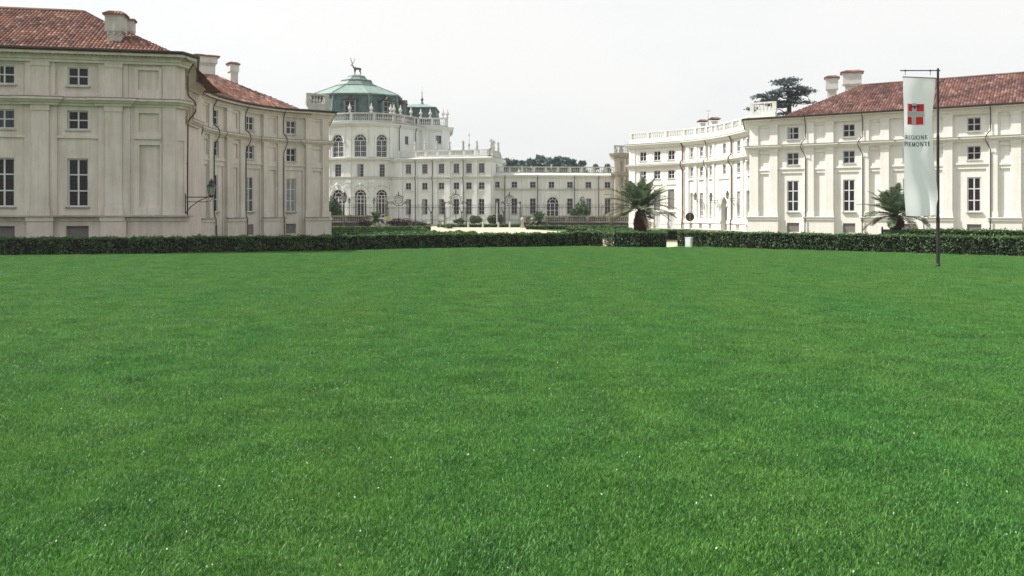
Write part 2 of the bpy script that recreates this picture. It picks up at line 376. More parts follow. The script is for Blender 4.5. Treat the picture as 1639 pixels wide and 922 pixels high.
GR = random.Random(3)
def window(B, path, ua, ub, z0, z1, w=-.16, rows=(.5,), fine=None, fm='frame', gm='glass', curt=0, bm='frame_g', sill=True, arch=False, mull=True, ft=.075):
    if gm in ('glass', 'glass_m'):
        gm = GR.choice([gm, gm, gm, 'glass_b', 'glass'])
        if not curt and not arch and GR.random() < .14: curt = GR.choice([.3, .45, .5])
    uc = (ua+ub)/2; f = MB(); d = .05; ztop = z1
    if arch: r = (ub-ua)/2; zs = z1-r; ztop = zs
    lbox(f, path, uc, ua, ua+ft, z0, ztop, w-d, w); lbox(f, path, uc, ub-ft, ub, z0, ztop, w-d, w)
    lbox(f, path, uc, ua+ft, ub-ft, z0, z0+ft, w-d, w); lbox(f, path, uc, ua+ft, ub-ft, ztop-ft, ztop, w-d, w)
    cols = [uc] if mull is True else (mull or [])
    if mull is not True and mull: cols = [ua+(ub-ua)*c for c in mull]
    for c in cols: lbox(f, path, uc, c-ft*.55, c+ft*.55, z0+ft, ztop-ft, w-d, w+.012)
    for r_ in rows:
        z = z0+(ztop-z0)*r_
        e = [ua+ft]+[q for c in cols for q in (c-ft*.55, c+ft*.55)]+[ub-ft]
        for a, b in zip(e[::2], e[1::2]): lbox(f, path, uc, a, b, z-ft*.45, z+ft*.45, w-d, w+.004)
    fb = f
    if fine:
        nc, nr, th = fine; fb = MB()
        for k in range(1, nc): u = ua+(ub-ua)*k/nc; lbox(fb, path, uc, u-th/2, u+th/2, z0+ft, ztop-ft, w-d*.65, w-.015)
        for k in range(1, nr): z = z0+(ztop-z0)*k/nr; lbox(fb, path, uc, ua+ft, ub-ft, z-th/2, z+th/2, w-d*.65, w-.018)
    p0 = path.P(uc); t = path.T(uc); nn = path.n[path.seg(uc)]
    def g(u, w_, z): q = p0+t*(u-uc)+nn*w_; return (q[0], q[1], z)
    if arch:
        for rr, th in ((r-ft/2, ft), (r*.55, ft*.9)):
            K = 14; L = []
            for k in range(K+1):
                a = pi*k/K; L.append([f.vert(g(uc-cos(a)*q, ww, zs+sin(a)*q)) for q, ww in ((rr-th/2, w), (rr+th/2, w), (rr+th/2, w-d), (rr-th/2, w-d))])
            for a, b in zip(L, L[1:]):
                for k in range(4): f.face([a[k], a[(k+1) % 4], b[(k+1) % 4], b[k]])
        for a in (.25, .5, .75):
            A = a*pi; dx, dz = -cos(A), sin(A); px_, pz = -dz*ft*.4, dx*ft*.4; q0, q1 = (.0 if a == .5 and False else r*.55), r-ft
            f.hexa([g(uc+dx*q0-px_, w, zs+dz*q0-pz), g(uc+dx*q0+px_, w, zs+dz*q0+pz), g(uc+dx*q0+px_, w-d, zs+dz*q0+pz), g(uc+dx*q0-px_, w-d, zs+dz*q0-pz),
                    g(uc+dx*q1-px_, w, zs+dz*q1-pz), g(uc+dx*q1+px_, w, zs+dz*q1+pz), g(uc+dx*q1+px_, w-d, zs+dz*q1+pz), g(uc+dx*q1-px_, w-d, zs+dz*q1-pz)])
    fo = f.build('window', fm, B)
    if fine: fb.build('glazing_bars', bm, fo)
    gq = MB(); wz = w-.035; us = ua+(ub-ua)*curt
    if curt:
        c = MB(); c.quad(g(ua+.01, wz, z0), g(us, wz, z0), g(us, wz, ztop), g(ua+.01, wz, ztop)); c.build('pane', 'curtain', fo)
    gq.quad(g(us, wz, z0), g(ub-.01, wz, z0), g(ub-.01, wz, ztop), g(us, wz, ztop))
    if arch:
        c = gq.vert(g(uc, wz, zs)); K = 14; L = [gq.vert(g(uc-cos(pi*k/K)*(r-.005), wz, zs+sin(pi*k/K)*(r-.005))) for k in range(K+1)]
        for a, b in zip(L, L[1:]): gq.face([c, b, a])
    gq.build('pane', gm, fo)
    if sill:
        s = MB(); lbox(s, path, uc, ua-.1, ub+.1, z0-.1, z0-.003, w-.02, .09); s.build('sill', 'ledge' if sill == 'dark' else 'stone', fo)
    return fo

def arch_rects(ua, ub, z0, z1, K=16):
    r = (ub-ua)/2; zs = z1-r; out = [(ua, ub, z0, zs, None)]
    for k in range(K):
        a = ua+(ub-ua)*k/K; b = ua+(ub-ua)*(k+1)/K; x = abs((a+b)/2-(ua+ub)/2); out.append((a, b, zs-.001, zs+sqrt(max(0, r*r-x*x)), None))
    return out
def archivolt(B, path, ua, ub, z1, th=.28, w0=-.02, w1=.12, m='stone', key=True, name='archivolt', drop=.3):
    uc = (ua+ub)/2; r = (ub-ua)/2; zs = z1-r; p0 = path.P(uc); t = path.T(uc); nn = path.n[path.seg(uc)]
    def g(u, w_, z): q = p0+t*(u-uc)+nn*w_; return (q[0], q[1], z)
    f = MB(); K = 18; L = []
    for k in range(K+1):
        a = pi*k/K
        L.append([f.vert(g(uc-cos(a)*q, ww, zs+sin(a)*q)) for q, ww in ((r-.06, w1*.6), (r+th*.45, w1*.6), (r+th*.5, w1), (r+th, w1), (r+th, w0), (r-.06, w0))])
    for a, b in zip(L, L[1:]):
        for k in range(6): f.face([a[k], a[(k+1) % 6], b[(k+1) % 6], b[k]])
    for s_ in (-1, 1): lbox(f, path, uc, uc+s_*(r+th/2)-th*.7, uc+s_*(r+th/2)+th*.7, zs-drop, zs, w0, w1+.05)
    if key: lbox(f, path, uc, uc-.18, uc+.18, zs+r-.02, zs+r+th+.18, w0, w1+.12)
    return f.build(name, m, B)

def balustrade(B, path, ul, z, h=1.0, m='stone', post=3.0, name='balustrade', bal=.34, n=6, posts=None, thick=.3):
    q = path.offset(ul); mb = MB(); b0, rl = .17*h, .14*h
    sweep(mb, q, (0, q.L), [(-thick/2, z), (thick/2, z), (thick/2, z+b0), (-thick/2, z+b0)])
    sweep(mb, q, (0, q.L), [(-thick*.6, z+h-rl), (thick*.6, z+h-rl), (thick*.6, z+h), (-thick*.6, z+h)])
    if posts is None:
        k = max(1, round(q.L/post)); posts = [q.L*i/k for i in range(k+1)]
    pw = .42
    for u in posts: lbox(mb, q, u, u-pw/2, u+pw/2, z+.002, z+h-.004, -thick*.55, thick*.55)
    hh = h-b0-rl; prof = [(.075, 0), (.055, .12*hh), (.10, .34*hh), (.085, .45*hh), (.04, .72*hh), (.05, .86*hh), (.075, 1.0*hh)]
    for a, b in zip(posts, posts[1:]):
        c = max(1, int((b-a-pw)/bal))
        for i in range(c):
            u = a+pw/2+(b-a-pw)*(i+.5)/c; p = q.P(u); mb.lathe((p[0], p[1], z+b0), prof, n)
    o = mb.build(name, m, B); return q, posts, o

def tile_roof(B, path, ua, ub, z0, T=7.0, slope=.577, hipl=None, hipr=None, over=.85, m='tile', pitch=.24, row=.42, back=True, name='roof', inset=0.0):
    """barrel tile roof rising inwards from the wall path; hipl/hipr: slope factor of the hipped ends"""
    mb = MB(); n = int((ub-ua)/pitch); nr = int((T+over)/row); amp = .085
    bs = path.breaks(ua, ub)
    def Z(u, t):
        h = min(t, 2*T-t)
        if hipl is not None: h = min(h, (u-ua)*hipl-over)
        if hipr is not None: h = min(h, (ub-u)*hipr-over)
        return z0+h*slope
    sub = 4; prof = [0, .75, 1.0, .75]
    ug = [ua+(ub-ua)*k/(n*sub) for k in range(n*sub+1)]
    P0 = [path.P(min(u, path.L-1e-6)) for u in ug]
    # smooth outward directions so that curved wings keep their tiles even
    O0 = [path.O(u) for u in ug]
    if len(path.U) > 8 and len(bs) > 6:
        O0 = []
        for u in ug:
            a = path.P(max(0, u-.5)); b = path.P(min(path.L-1e-6, u+.5)); d = (b-a)/np.linalg.norm(b-a); O0.append(np.array((d[1], -d[0])))
    rows = []
    tl = []
    for j in range(nr):
        tl += [(-over+j*row+.001, .035, j), (-over+(j+1)*row-.001, 0.0, j)]
    tl.append((T, 0, nr-1))
    for t, lift, j in tl:
        rr = []
        for k, u in enumerate(ug):
            q = P0[k]-O0[k]*(t+inset); rr.append(mb.vert((q[0], q[1], Z(u, t)+lift+prof[k % sub]*amp)))
        rows.append(rr)
    for a in range(len(rows)-1):
        ja = tl[a][2]
        for k in range(len(ug)-1):
            c = (k+.01)/sub; x = int(k/sub)+.5
            mb.face([rows[a][k], rows[a][k+1], rows[a+1][k+1], rows[a+1][k]], [(x, ja+.5)]*4)
    if back:
        st = max(1, sub*4); kk = list(range(0, len(ug), st))
        if kk[-1] != len(ug)-1: kk.append(len(ug)-1)
        ta = [T, T*1.5, 2*T+over]; rr = []
        for t in ta:
            rr.append([mb.vert((*(P0[k]-O0[k]*(t+inset)), Z(ug[k], t)-(.03 if t > T else 0))) for k in kk])
        for a, b in zip(rr, rr[1:]):
            for i in range(len(kk)-1): mb.face([a[i], a[i+1], b[i+1], b[i]], [(i+.5, .5)]*4)
    ro = mb.build(name, m, B)
    rc = MB()
    pts = [(*(P0[k]-O0[k]*(T+inset)), Z(ug[k], T)+.06) for k in range(0, len(ug), 8)]
    rc.tube(pts, .13, 6); rc.build('ridge_cap', m, ro)
    return ro

def chimney(B, c, w, d, z0, z1, rz=0, m='stone', capm='tile', flare=1.25, band=.35, name='chimney', mushroom=False):
    mb = MB(); H = z1-z0; hc = min(.4, H*.16); zb = z0+(H-hc)*band if not mushroom else z1-hc-.15
    mb.box((c[0], c[1], z0), (w, d, zb-z0), rz)
    k = 6
    if not mushroom:
        for i in range(2): mb.box((c[0], c[1], zb+i*.07+.001), (w*(1+(flare-1)*(i+1)/2), d*(1+(flare-1)*(i+1)/2), .068), rz)
        nt_ = max(3, int(w*flare/.28)); cc, ss = cos(rz), sin(rz)
        for i in range(nt_):
            x = (-.5+(i+.5)/nt_)*w*flare*.94; y = -d*flare/2-.001+.07
            mb.box((c[0]+x*cc-y*ss, c[1]+x*ss+y*cc, zb-.14), (.12, .14, .138), rz)
        mb.box((c[0], c[1], zb+.142), (w*flare, d*flare, z1-hc-zb-.142), rz)
        mb.box((c[0], c[1], z1-hc+.001), (w*flare*1.08, d*flare*1.08, .07), rz)
    o = mb.build(name, m, B); cp = MB(); f = flare*1.22 if not mushroom else 1.9
    cc, ss = cos(rz), sin(rz); nb = max(5, int(w*f/.2)); ww, dd = w*f, d*f
    R = []
    for (s_, zz) in ((1, z1-hc+.075), (1.02, z1-hc+.13), (.45, z1-.02), (.1, z1)):
        R.append([cp.vert((c[0]+(x*ww*s_/2)*cc-(y*dd*s_/2)*ss, c[1]+(x*ww*s_/2)*ss+(y*dd*s_/2)*cc, zz)) for x, y in ((-1, -1), (1, -1), (1, 1), (-1, 1))])
    for a, b in zip(R, R[1:]):
        for k in range(4): cp.face([a[k], a[(k+1) % 4], b[(k+1) % 4], b[k]], [(k*7+.5, .5)]*4)
    cp.face(R[0][::-1]); cp.face(R[-1])
    for side in range(4):
        for i in range(nb):
            t = -1+2*(i+.5)/nb; (x, y) = ((t, -1), (1, t), (t, 1), (-1, t))[side]
            p0 = (c[0]+(x*ww/2)*cc-(y*dd/2)*ss, c[1]+(x*ww/2)*ss+(y*dd/2)*cc, z1-hc+.14)
            p1 = (c[0]+(x*ww*.25)*cc-(y*dd*.25)*ss, c[1]+(x*ww*.25)*ss+(y*dd*.25)*cc, z1-.02)
            a = len(cp.f); cp.tube([p0, p1], [.075, .045], 5)
            for q in range(a, len(cp.f)): cp.uv[q] = [(side*31+i+.5, 3.5)]*len(cp.f[q])
    cp.build('tiled_cap', capm, o); return o

def downpipe(B, path, u, pts, r=.055, m='pipe', jog=0):
    """pts: (w, z) from the gutter to the ground, smoothed at the corners"""
    P = []
    for i, (w_, z) in enumerate(pts):
        if 0 < i < len(pts)-1:
            a, b, c = np.array(pts[i-1]), np.array((w_, z)), np.array(pts[i+1])
            for t in (.0, .5, 1.0):
                da = (a-b)/np.linalg.norm(a-b)*min(.16, np.linalg.norm(a-b)*.4); dc = (c-b)/np.linalg.norm(c-b)*min(.16, np.linalg.norm(c-b)*.4)
                q = (b+da)*(1-t)**2+2*b*t*(1-t)+(b+dc)*t*t; P.append(path.at(u, q[0], q[1]))
        else: P.append(path.at(u, w_, z))
    if jog:
        tt = path.T(u); P = [(q[0]+tt[0]*d, q[1]+tt[1]*d, q[2]) for q in P for d in [jog*max(0, 1-abs(q[2]-9.0)/.75)**.7]]
    mb = MB(); mb.tube(P, r, 8)
    for (w_, z) in [(pts[-1][0], zz) for zz in (.9, 3.2, 5.4) if zz < pts[-2][1]]: mb.lathe(path.at(u, w_, z), [(r*1.4, 0), (r*1.4, .06)], 8)
    return mb.build('downpipe', m, B, smooth=True)

def urn(z=1.7):
    mb = MB(); k = z/1.7
    mb.box((0, 0, 0), (.42*k, .42*k, .16*k)); mb.lathe((0, 0, .161*k), [(.10*k, 0), (.07*k, .12*k), (.16*k, .25*k), (.30*k, .5*k), (.33*k, .68*k), (.2*k, .8*k), (.26*k, .86*k), (.1*k, .93*k), (.13*k, 1.1*k), (.09*k, 1.22*k), (.07*k, 1.35*k), (.02*k, 1.5*k)], 12)
    return mb

def skin(name, V, E, R, m, parent=None, sub=2, extra=None, org=(0, 0, 0), root=0):
    me = bpy.data.meshes.new(name+'_skeleton'); me.from_pydata([tuple(v) for v in V], E, [])
    o = bpy.data.objects.new('temp', me); COL.objects.link(o)
    md = o.modifiers.new('s', 'SKIN'); md.use_smooth_shade = True
    for i, r in enumerate(R):
        rr = r if isinstance(r, tuple) else (r, r); me.skin_vertices[0].data[i].radius = rr
    me.skin_vertices[0].data[root].use_root = True
    ms = o.modifiers.new('u', 'SUBSURF'); ms.levels = sub; ms.render_levels = sub
    dg = bpy.context.evaluated_depsgraph_get(); dg.update()
    nm = bpy.data.meshes.new_from_object(o.evaluated_get(dg)); bpy.data.objects.remove(o); bpy.data.meshes.remove(me)
    nm.name = name; nm.materials.clear(); nm.materials.append(M[m]); nm.polygons.foreach_set('use_smooth', [True]*len(nm.polygons))
    return nm
# ================================================================ GROUND
def sheet(name, pts, z, m, kind='structure'):
    mb = MB(); mb.face([mb.vert((x, y, z)) for x, y in pts]); o = mb.build(name, m); tag(o, kind=kind); return o
sheet('ground', [(-1500, -1500), (1500, -1500), (1500, 2500), (-1500, 2500)], -.008, 'earth')
HEDGE_L = [pd(x, D) for x, D in ((-330, 46.5), (0, 47.6), (121, 48.4), (260, 49.0), (298, 50.1), (459, 51.6), (550, 53.0), (700, 56.6), (860, 58.2), (922, 60.0))]
HEDGE_R = [pd(x, D) for x, D in ((1104, 58.9), (1150, 57.3), (1200, 55.8), (1300, 53.2), (1440, 50.3), (1520, 48.4), (1700, 45.2), (1850, 43))]
sheet('gravel_court', [pd(690, 66), pd(1120, 54.5), pd(1120, 66), pd(990, 68), pd(948, 86), pd(905, 100), pd(842, 114), pd(838, 134), pd(686, 134), pd(686, 90)], -.004, 'gravel')
edge = HEDGE_L+[pd(1000, 57.6), pd(1067, 57.4), pd(1090, 59.2)]+HEDGE_R
lawn_pts = [(-60, -12), (60, -12), (60, 46)]+[(x, y+.25) for x, y in reversed(edge)]+[(-60, 50)]
sheet('lawn', [(-70, -12), (70, -12)]+[(70, 42)]+[(x, y+.2) for x, y in reversed(edge)]+[(-70, 45)], .0, 'lawn')

# ================================================================ LEFT CORNER PAVILION
EAVE = 12.05
def eave_cornice(B, path, ul, z1=EAVE-.05, z0=11.35, proj=.62, m='wall_l', name='cornice', gut=True, w0=.06):
    h = z1-z0; mb = MB()
    sweep(mb, path, ul, [(w0-.1, z0), (w0+.10, z0), (w0+.12, z0+.22*h), (w0+.22, z0+.26*h), (w0+.24, z0+.5*h), (w0+.42, z0+.62*h), (w0+proj-.08, z0+.68*h), (w0+proj-.06, z0+.86*h), (w0+proj, z1), (w0-.1, z1)])
    o = mb.build(name, m, B)
    if gut:
        g = MB(); a, b = (ul[0][0], ul[-1][0]) if isinstance(ul[0], tuple) else ul
        sweep(g, path, (a, b), [(w0+proj-.02, z1+.004), (w0+proj+.10, z1-.06), (w0+proj+.20, z1+.03), (w0+proj+.20, z1+.12), (w0+proj-.02, z1+.10)]); g.build('gutter', 'gutter', B)
    return o
def mid_cornice(B, path, ul, z0, z1, proj=.5, m='wall_l', cap='ledge', name='cornice'):
    h = z1-z0; mb = MB()
    sweep(mb, path, ul, [(-.05, z0), (.06, z0), (.10, z0+.25*h), (.22, z0+.32*h), (proj*.75, z0+.55*h), (proj, z0+.62*h), (proj, z0+.9*h), (-.05, z0+.92*h)])
    o = mb.build(name, m, B); c = MB()
    sweep(c, path, ul, [(-.04, z0+.925*h), (proj+.04, z0+.925*h), (proj+.04, z0+.97*h), (-.04, z1+.05)]); c.build('flashing', cap, o); return o

B = thing('corner_pavilion', (-30, 55, 0), 'nearest grey stuccoed pavilion with tiled hip roof, blind panels and capped chimney', 'palace building')
ext = 20.0
p = Path([(-26.2-ext, 51-ext*.1967), (-20.58, 52.1), (-20.37, 53.0), (-23.8, 62.0), (-24.3, 66.5)])
X = lambda x: p.upx(x, 0, p.U[1])
C0, C1 = p.U[1], p.U[2]
L0, L1, DA = 1.87, 2.12, 2.68
R = []
per = X(183)-X(66) ; c0 = X(124.5)
def ln_window_bay(c):
    hw = .585
    R.extend([(c-1.18, c+1.18, 9.5, 11.22, -.07), (c-1.0, c+1.0, 2.75, 6.6, -.0)])
    R.append((c-1.25, c+1.25, 6.83, 6.98, .10))
    for a, b in ((10.0, 11.12), (7.36, 8.5), (2.72, 5.62)): R.append((c-hw, c+hw, a, b, None))
    R.append((c-hw-.05, c+hw+.05, .35, 1.58, -.25))
def ln_pil(c, wd=.47):
    R.extend([(c-wd-.42, c+wd+.42, L1, 8.8, .10), (c-wd-.42, c+wd+.30, 9.2, 11.35, .08)])
    R.extend([(c-wd, c+wd, DA, 8.8, .24), (c-wd-.06, c+wd+.06, L1, DA, .28), (c-wd, c+wd, 9.2, 11.35, .2), (c-wd-.05, c+wd+.05, 8.45, 8.8, .29), (c-wd-.05, c+wd+.05, 11.1, 11.35, .25),
              (c-wd-.2, c+wd+.28, 0, L0, .44), (c-wd-.25, c+wd+.33, L0, L1, .5)])
R += [(0, C0, 0, L0, .10), (0, C1, L0, L1, .20)]
wins = [c0, c0-per, c0-2*per, c0-3*per]
pils = [X(183.3), X(183.3)-per, X(183.3)-2*per, X(183.3)-3*per]
for c in pils: ln_pil(c)
for c in wins: ln_window_bay(c)
# blind bay beside the corner
a, b = X(215.5), X(259.5)
R += [(a, b, L1, 7.02, .10), (a, b, 6.83, 7.0, .2), (a, b, 7.02, 8.8, .09), (a, b, 9.28, 11.2, .10), (X(223.5), X(256.3), DA, 6.48, -.06), (X(222.5), X(255), 7.28, 8.42, -.06), (X(221.6), X(254.2), 9.85, 11.03, -.07)]
R += [(X(260.5), C0-.02, L1, 8.8, .13), (X(260.5), C0-.02, 9.2, 11.35, .11), (X(260.5), C0, L1, DA, .17), (C0+.12, C1-.12, DA, 6.8, -.04), (X(205), C1, 0, L0, .14), (X(203), C1, L0, L1, .26), (X(256), C1, 0, L0, .2), (X(256), C1, L0, L1, .32)]
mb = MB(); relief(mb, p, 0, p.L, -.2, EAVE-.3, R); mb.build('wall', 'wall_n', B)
for k, c in enumerate(wins):
    for a, b in ((10.0, 11.12), (7.36, 8.5)): window(B, p, c-.585, c+.585, a, b, rows=(.5,), fm='frame', gm='glass_m', fine=(4, 4, .018), bm='bar')
    window(B, p, c-.585, c+.585, 2.72, 5.62, rows=(.333, .667), gm='glass_m', fine=(4, 12, .018), bm='bar', sill='dark', ft=.085)
    s = MB(); lbox(s, p, c, c-.6, c+.6, .38, 1.55, -.24, -.2); s.build('basement_shutter', 'shutter', B)
ress = [(0, 0)]
for c in sorted(pils): ress += [(c-.95, 0), (c-.95, .2), (c+.95, .2), (c+.95, 0)]
ress += [(C0, 0), (p.L-1, 0)]
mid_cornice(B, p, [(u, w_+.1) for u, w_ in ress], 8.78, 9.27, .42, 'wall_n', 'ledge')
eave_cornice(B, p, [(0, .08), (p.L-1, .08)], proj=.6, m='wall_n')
s = MB(); sweep(s, p, (0, C1), [(.20, L1-.002), (.58, L1+.001), (.56, L1+.05), (.20, L1+.09)]); s.build('ledge', 'ledge', B)
rp = Path([tuple(p.P(0)), tuple(np.array(p.P(C0))+np.array(p.T(.1))*.75)])
tile_roof(B, rp, 0, rp.L, EAVE, T=6.8, slope=.56, hipr=.95, over=.72, m='tile', pitch=.23, row=.36)
# east slope of the hip
e = pt(183.3, 70, 53.2); chimney(B, (e[0], 53.4, 0), .84, .75, 12.6, 2.5+(337-19)*53.4/F, rz=.19, m='stone', flare=1.28, band=.5)
e = pt(206, 40, 58.5); chimney(B, (e[0], 58.5, 0), .62, .6, 14.2, 2.5+(337-31)*58.5/F, rz=.19, m='stone', flare=1.2, band=.4)
fl = MB(); fl.box((pt(183.3, 0, 53.2)[0]+.02, 53.05, 12.25), (1.02, .85, .38), .19); fl.build('chimney_flashing', 'lead', B)
downpipe(B, p, C1+.25, [(.62, 11.95), (.16, 11.1), (.16, 9.7), (.62, 9.3), (.62, 8.7), (.16, 8.1), (.12, .3)], .045, 'pipe')

# ================================================================ LEFT CURVED WING
B = thing('curved_palace_wing', (-26, 78, 0), 'grey concave curved wing with orange tile roof and dark downpipes', 'palace building')
sp = Path([(-24.3, 61), (-25.0, 66.5), (-25.1, 71.6), (-24.0, 76.6), (-21.9, 80.2), (-19.9, 81.7), pd(525, 83.0)], smooth=.9)
LCfront = sp.L; p = Path([tuple(q) for q in sp.p]+[(-21.5, 96), (-30, 99)])
X = lambda x: p.upx(x, 0, LCfront)
def wing_rects(p, pairs, bays, Z, uhi, ulo=0):
    R = []; l0, l1, da = Z['l0'], Z['l1'], Z['da']
    for (a, b, n0, n1, c, d) in pairs:
        R += [(a-.08, d+.08, 0, l0, .32), (a-.14, d+.14, l0, l1, .42), (a-.05, d+.05, l1, 8.8, .10), (a-.05, d+.05, 9.2, 11.35, .08)]
        for u, v in ((a, b), (c, d)): R += [(u, v, da, 8.8, .24), (u-.05, v+.05, l1, da, .28), (u, v, 9.2, 11.35, .2), (u-.04, v+.04, 8.48, 8.8, .28), (u-.04, v+.04, 11.12, 11.35, .24)]
        R += [(n0-.08, n1+.08, 6.62, 6.8, .17), (n0, n1, l1+.08, 6.3, -.02), (n0, n1, 7.1, 8.38, -.02), (n0, n1, 9.72, 11.1, -.02)]
    for (wa, wb, lo, hi) in bays:
        R += [(lo+.02, hi-.02, 6.72, 6.88, .10), (lo+.28, hi-.28, 0, 6.32, -.10), (lo+.12, hi-.12, 9.42, 11.22, -.06)]
        for a, b in ((9.78, 11.05), (7.15, 8.42), (2.38, 5.56)): R.append((wa, wb, a, b, None))
        R.append((wa-.02, wb+.02, .3, 1.24, -.28))
    return R
Z = dict(l0=1.56, l1=1.8, da=2.38)
pairsx = [(296, 299, 300, 300.5, 301, 301.5), (315.5, 321.3, 322, 330.5, 331, 338), (360, 368.8, 369.5, 378.6, 381.5, 390.3), (419.3, 428, 428.5, 440, 442.8, 453), (488.7, 498, 499.2, 513.6, 515, 524.6)]
pairs = [tuple(X(v) for v in q) for q in pairsx[1:]]
wx = [(301.8, 307), (339.8, 350.2), (393.5, 406.8), (458.6, 474.2)]
bays = []
for k, (a, b) in enumerate(wx):
    lo = pairs[k-1][5] if k else X(298); hi = pairs[k][0]; bays.append((X(a), X(b), lo, hi))
# further bays towards the pavilion are hidden behind it
R = wing_rects(p, pairs, bays, Z, LCfront)
mb = MB(); relief(mb, p, 0, p.L, -.2, EAVE-.3, R); mb.build('wall', 'wall_l', B)
for k, (a, b, lo, hi) in enumerate(bays):
    cu = (.45, .42, .0, .0)[k]
    window(B, p, a, b, 9.78, 11.05, curt=(.4, .5, .3, 0)[k]); window(B, p, a, b, 7.15, 8.42, curt=(0, .3, 0, 0)[k])
    window(B, p, a, b, 2.38, 5.56, rows=(.333, .667), curt=(.9, .45, .5, .97)[k], fine=(4, 6, .02), bm='bar', sill='dark')
    s = MB(); lbox(s, p, (a+b)/2, a, b, .31, 1.22, -.27, -.22); s.build('basement_shutter', 'shutter', B)
ul = [(0, .06)]
for q in pairs: ul += [(q[0]-.15, .06), (q[0]-.15, .2), (q[5]+.12 if q[5] < LCfront-.3 else LCfront, .2)]+([(q[5]+.12, .06)] if q[5] < LCfront-.3 else [])
ul += [(p.L-8, .2)]
mid_cornice(B, p, ul, 8.78, 9.27, .42, 'wall_l', 'ledge')
eave_cornice(B, p, [(0, .06), (p.L-8, .06)])
for q in pairs: s = MB(); sweep(s, p, (q[0]-.14, min(q[5]+.14, LCfront)), [(.2, 1.795), (.5, 1.80), (.48, 1.85), (.2, 1.9)]); s.build('ledge', 'ledge', B)
ru = X(484.5)
tile_roof(B, sp, 0, ru+.6, EAVE, T=7.0, slope=.577, hipr=1.25, over=.72, m='tile', pitch=.24, row=.40)
tr = MB()
uu = [ru-.5]+p.breaks(ru-.5, p.L-.5)+[p.L-.5]
f = [tr.vert((*(p.P(u)+p.O(u)*.7), EAVE+.12)) for u in uu]; g_ = [tr.vert((*(p.P(u)-p.O(u)*(6 if u < LCfront else .5)), EAVE+.16)) for u in uu]
for i in range(len(uu)-1): tr.face([f[i], f[i+1], g_[i+1], g_[i]])
tr.build('terrace', 'lead', B)
pl = MB(); sweep(pl, p, [(ru+.5, -.1), (p.L-1.5, -.1)], [(-.35, EAVE+.1), (.2, EAVE+.1), (.2, EAVE+.62), (-.35, EAVE+.62)]); pl.build('parapet', 'stone', B)
balustrade(B, p, [(ru+.55, -.12), (LCfront-.1, -.12)], EAVE+.63, 1.15, 'stone', posts=None, post=2.6, n=8, bal=.27)
balustrade(B, p, [(LCfront+.1, -.12), (LCfront+8.5, -.12)], EAVE+.63, 1.15, 'stone', post=2.6, n=6)
for x, y0, y1, D, wd, dd in ((329.5, 113, 88.5, 76, 1.45, 1.0), (373, 124, 99.5, 82, .72, .66)):
    c = pd(x, D); chimney(B, c, wd, dd, EAVE+2.6, EYE+(HY-y1)*D/F, rz=.5 if wd > 1 else .7, m='stone_w', flare=1.24, band=.62)
for x in (309.5, 342-4.5, 389.5, 452.0): downpipe(B, p, X(x), [(.72, 11.98), (.24, 11.2), (.24, 9.75), (.68, 9.3), (.68, 8.72), (.30, 7.9), (.30, 2.0), (.46, 1.85), (.46, .1)], .043, 'pipe', jog=.2)
bk = MB(); uu = list(np.linspace(0, LCfront-.3, 24)); pr = None
for u in uu:
    q = sp.P(u)-sp.O(u)*14; cur = (bk.vert((q[0], q[1], -.2)), bk.vert((q[0], q[1], EAVE)))
    if pr: bk.face([cur[0], pr[0], pr[1], cur[1]])
    pr = cur
bk.build('rear_wall', 'wall_l', B)

# ================================================================ RIGHT STRAIGHT WING
B = thing('straight_palace_wing', (44, 84, 0), 'cream straight wing with red-brown tile roof and two flared chimneys, behind the banner', 'palace building')
p = Path([(28.5, 101), (25.1, 89.5), (66.0, 62.15), (76, 77)])
U0 = p.U[1]; U1 = p.U[2]; X = lambda x: p.upx(x, U0, U1)
pr1 = tuple(X(v) for v in (1201.8, 1214.5, 1216, 1231.4, 1233, 1245.3)); pr2 = tuple(X(v) for v in (1288.8, 1303.4, 1305.4, 1320.8, 1322, 1334.6))
pr3 = tuple(X(v) for v in (1380, 1391.4, 1394, 1408.6, 1409.8, 1423.4))
du = pr3[0]-pr2[0]; pairs = [pr1, pr2, pr3]; k = 1
while pr3[5]+du*k < U1-1: pairs.append(tuple(v+du*k for v in pr3)); k += 1
wins = [(X(1259.3), X(1278.2)), (X(1349), X(1368.2))]; wdx = wins[1][1]-wins[1][0]
for k in range(1, 8):
    c = (wins[1][0]+wins[1][1])/2+du*k
    if c+2 < U1: wins.append((c-wdx/2, c+wdx/2))
bays = []
for k, (a, b) in enumerate(wins[:len(pairs)-1]): bays.append((a, b, pairs[k][5], pairs[k+1][0]))
R = wing_rects(p, pairs, bays, Z, U1)
mb = MB(); relief(mb, p, 0, p.L, -.2, EAVE-.3, R); mb.build('wall', 'wall_r', B)
for k, (a, b, lo, hi) in enumerate(bays):
    window(B, p, a, b, 9.78, 11.05, ft=.085); window(B, p, a, b, 7.15, 8.42, gm='glass_m', ft=.085)
    window(B, p, a, b, 2.38, 5.56, rows=(.333, .667), fine=(4, 12, .018), bm='bar', gm='glass_m', ft=.11)
    s = MB(); lbox(s, p, (a+b)/2, a, b, .31, 1.22, -.27, -.22); s.build('basement_shutter', 'shutter', B)
ul = [(0, .2), (U0, .2)]
for q in pairs: ul += [(max(q[0]-.15, U0+.01), .2), (q[5]+.12, .2), (q[5]+.12, .06), (q[5]+.14, .06)]
ul2 = [(0, .2), (pairs[0][5]+.12, .2), (pairs[0][5]+.12, .06)]
for q in pairs[1:]: ul2 += [(q[0]-.12, .06), (q[0]-.12, .2), (q[5]+.12, .2), (q[5]+.12, .06)]
ul2 += [(U1, .06), (p.L, .06)]
mid_cornice(B, p, ul2, 8.78, 9.27, .42, 'wall_r', 'ledge')
eave_cornice(B, p, [(0, .06), (p.L, .06)], m='wall_r')
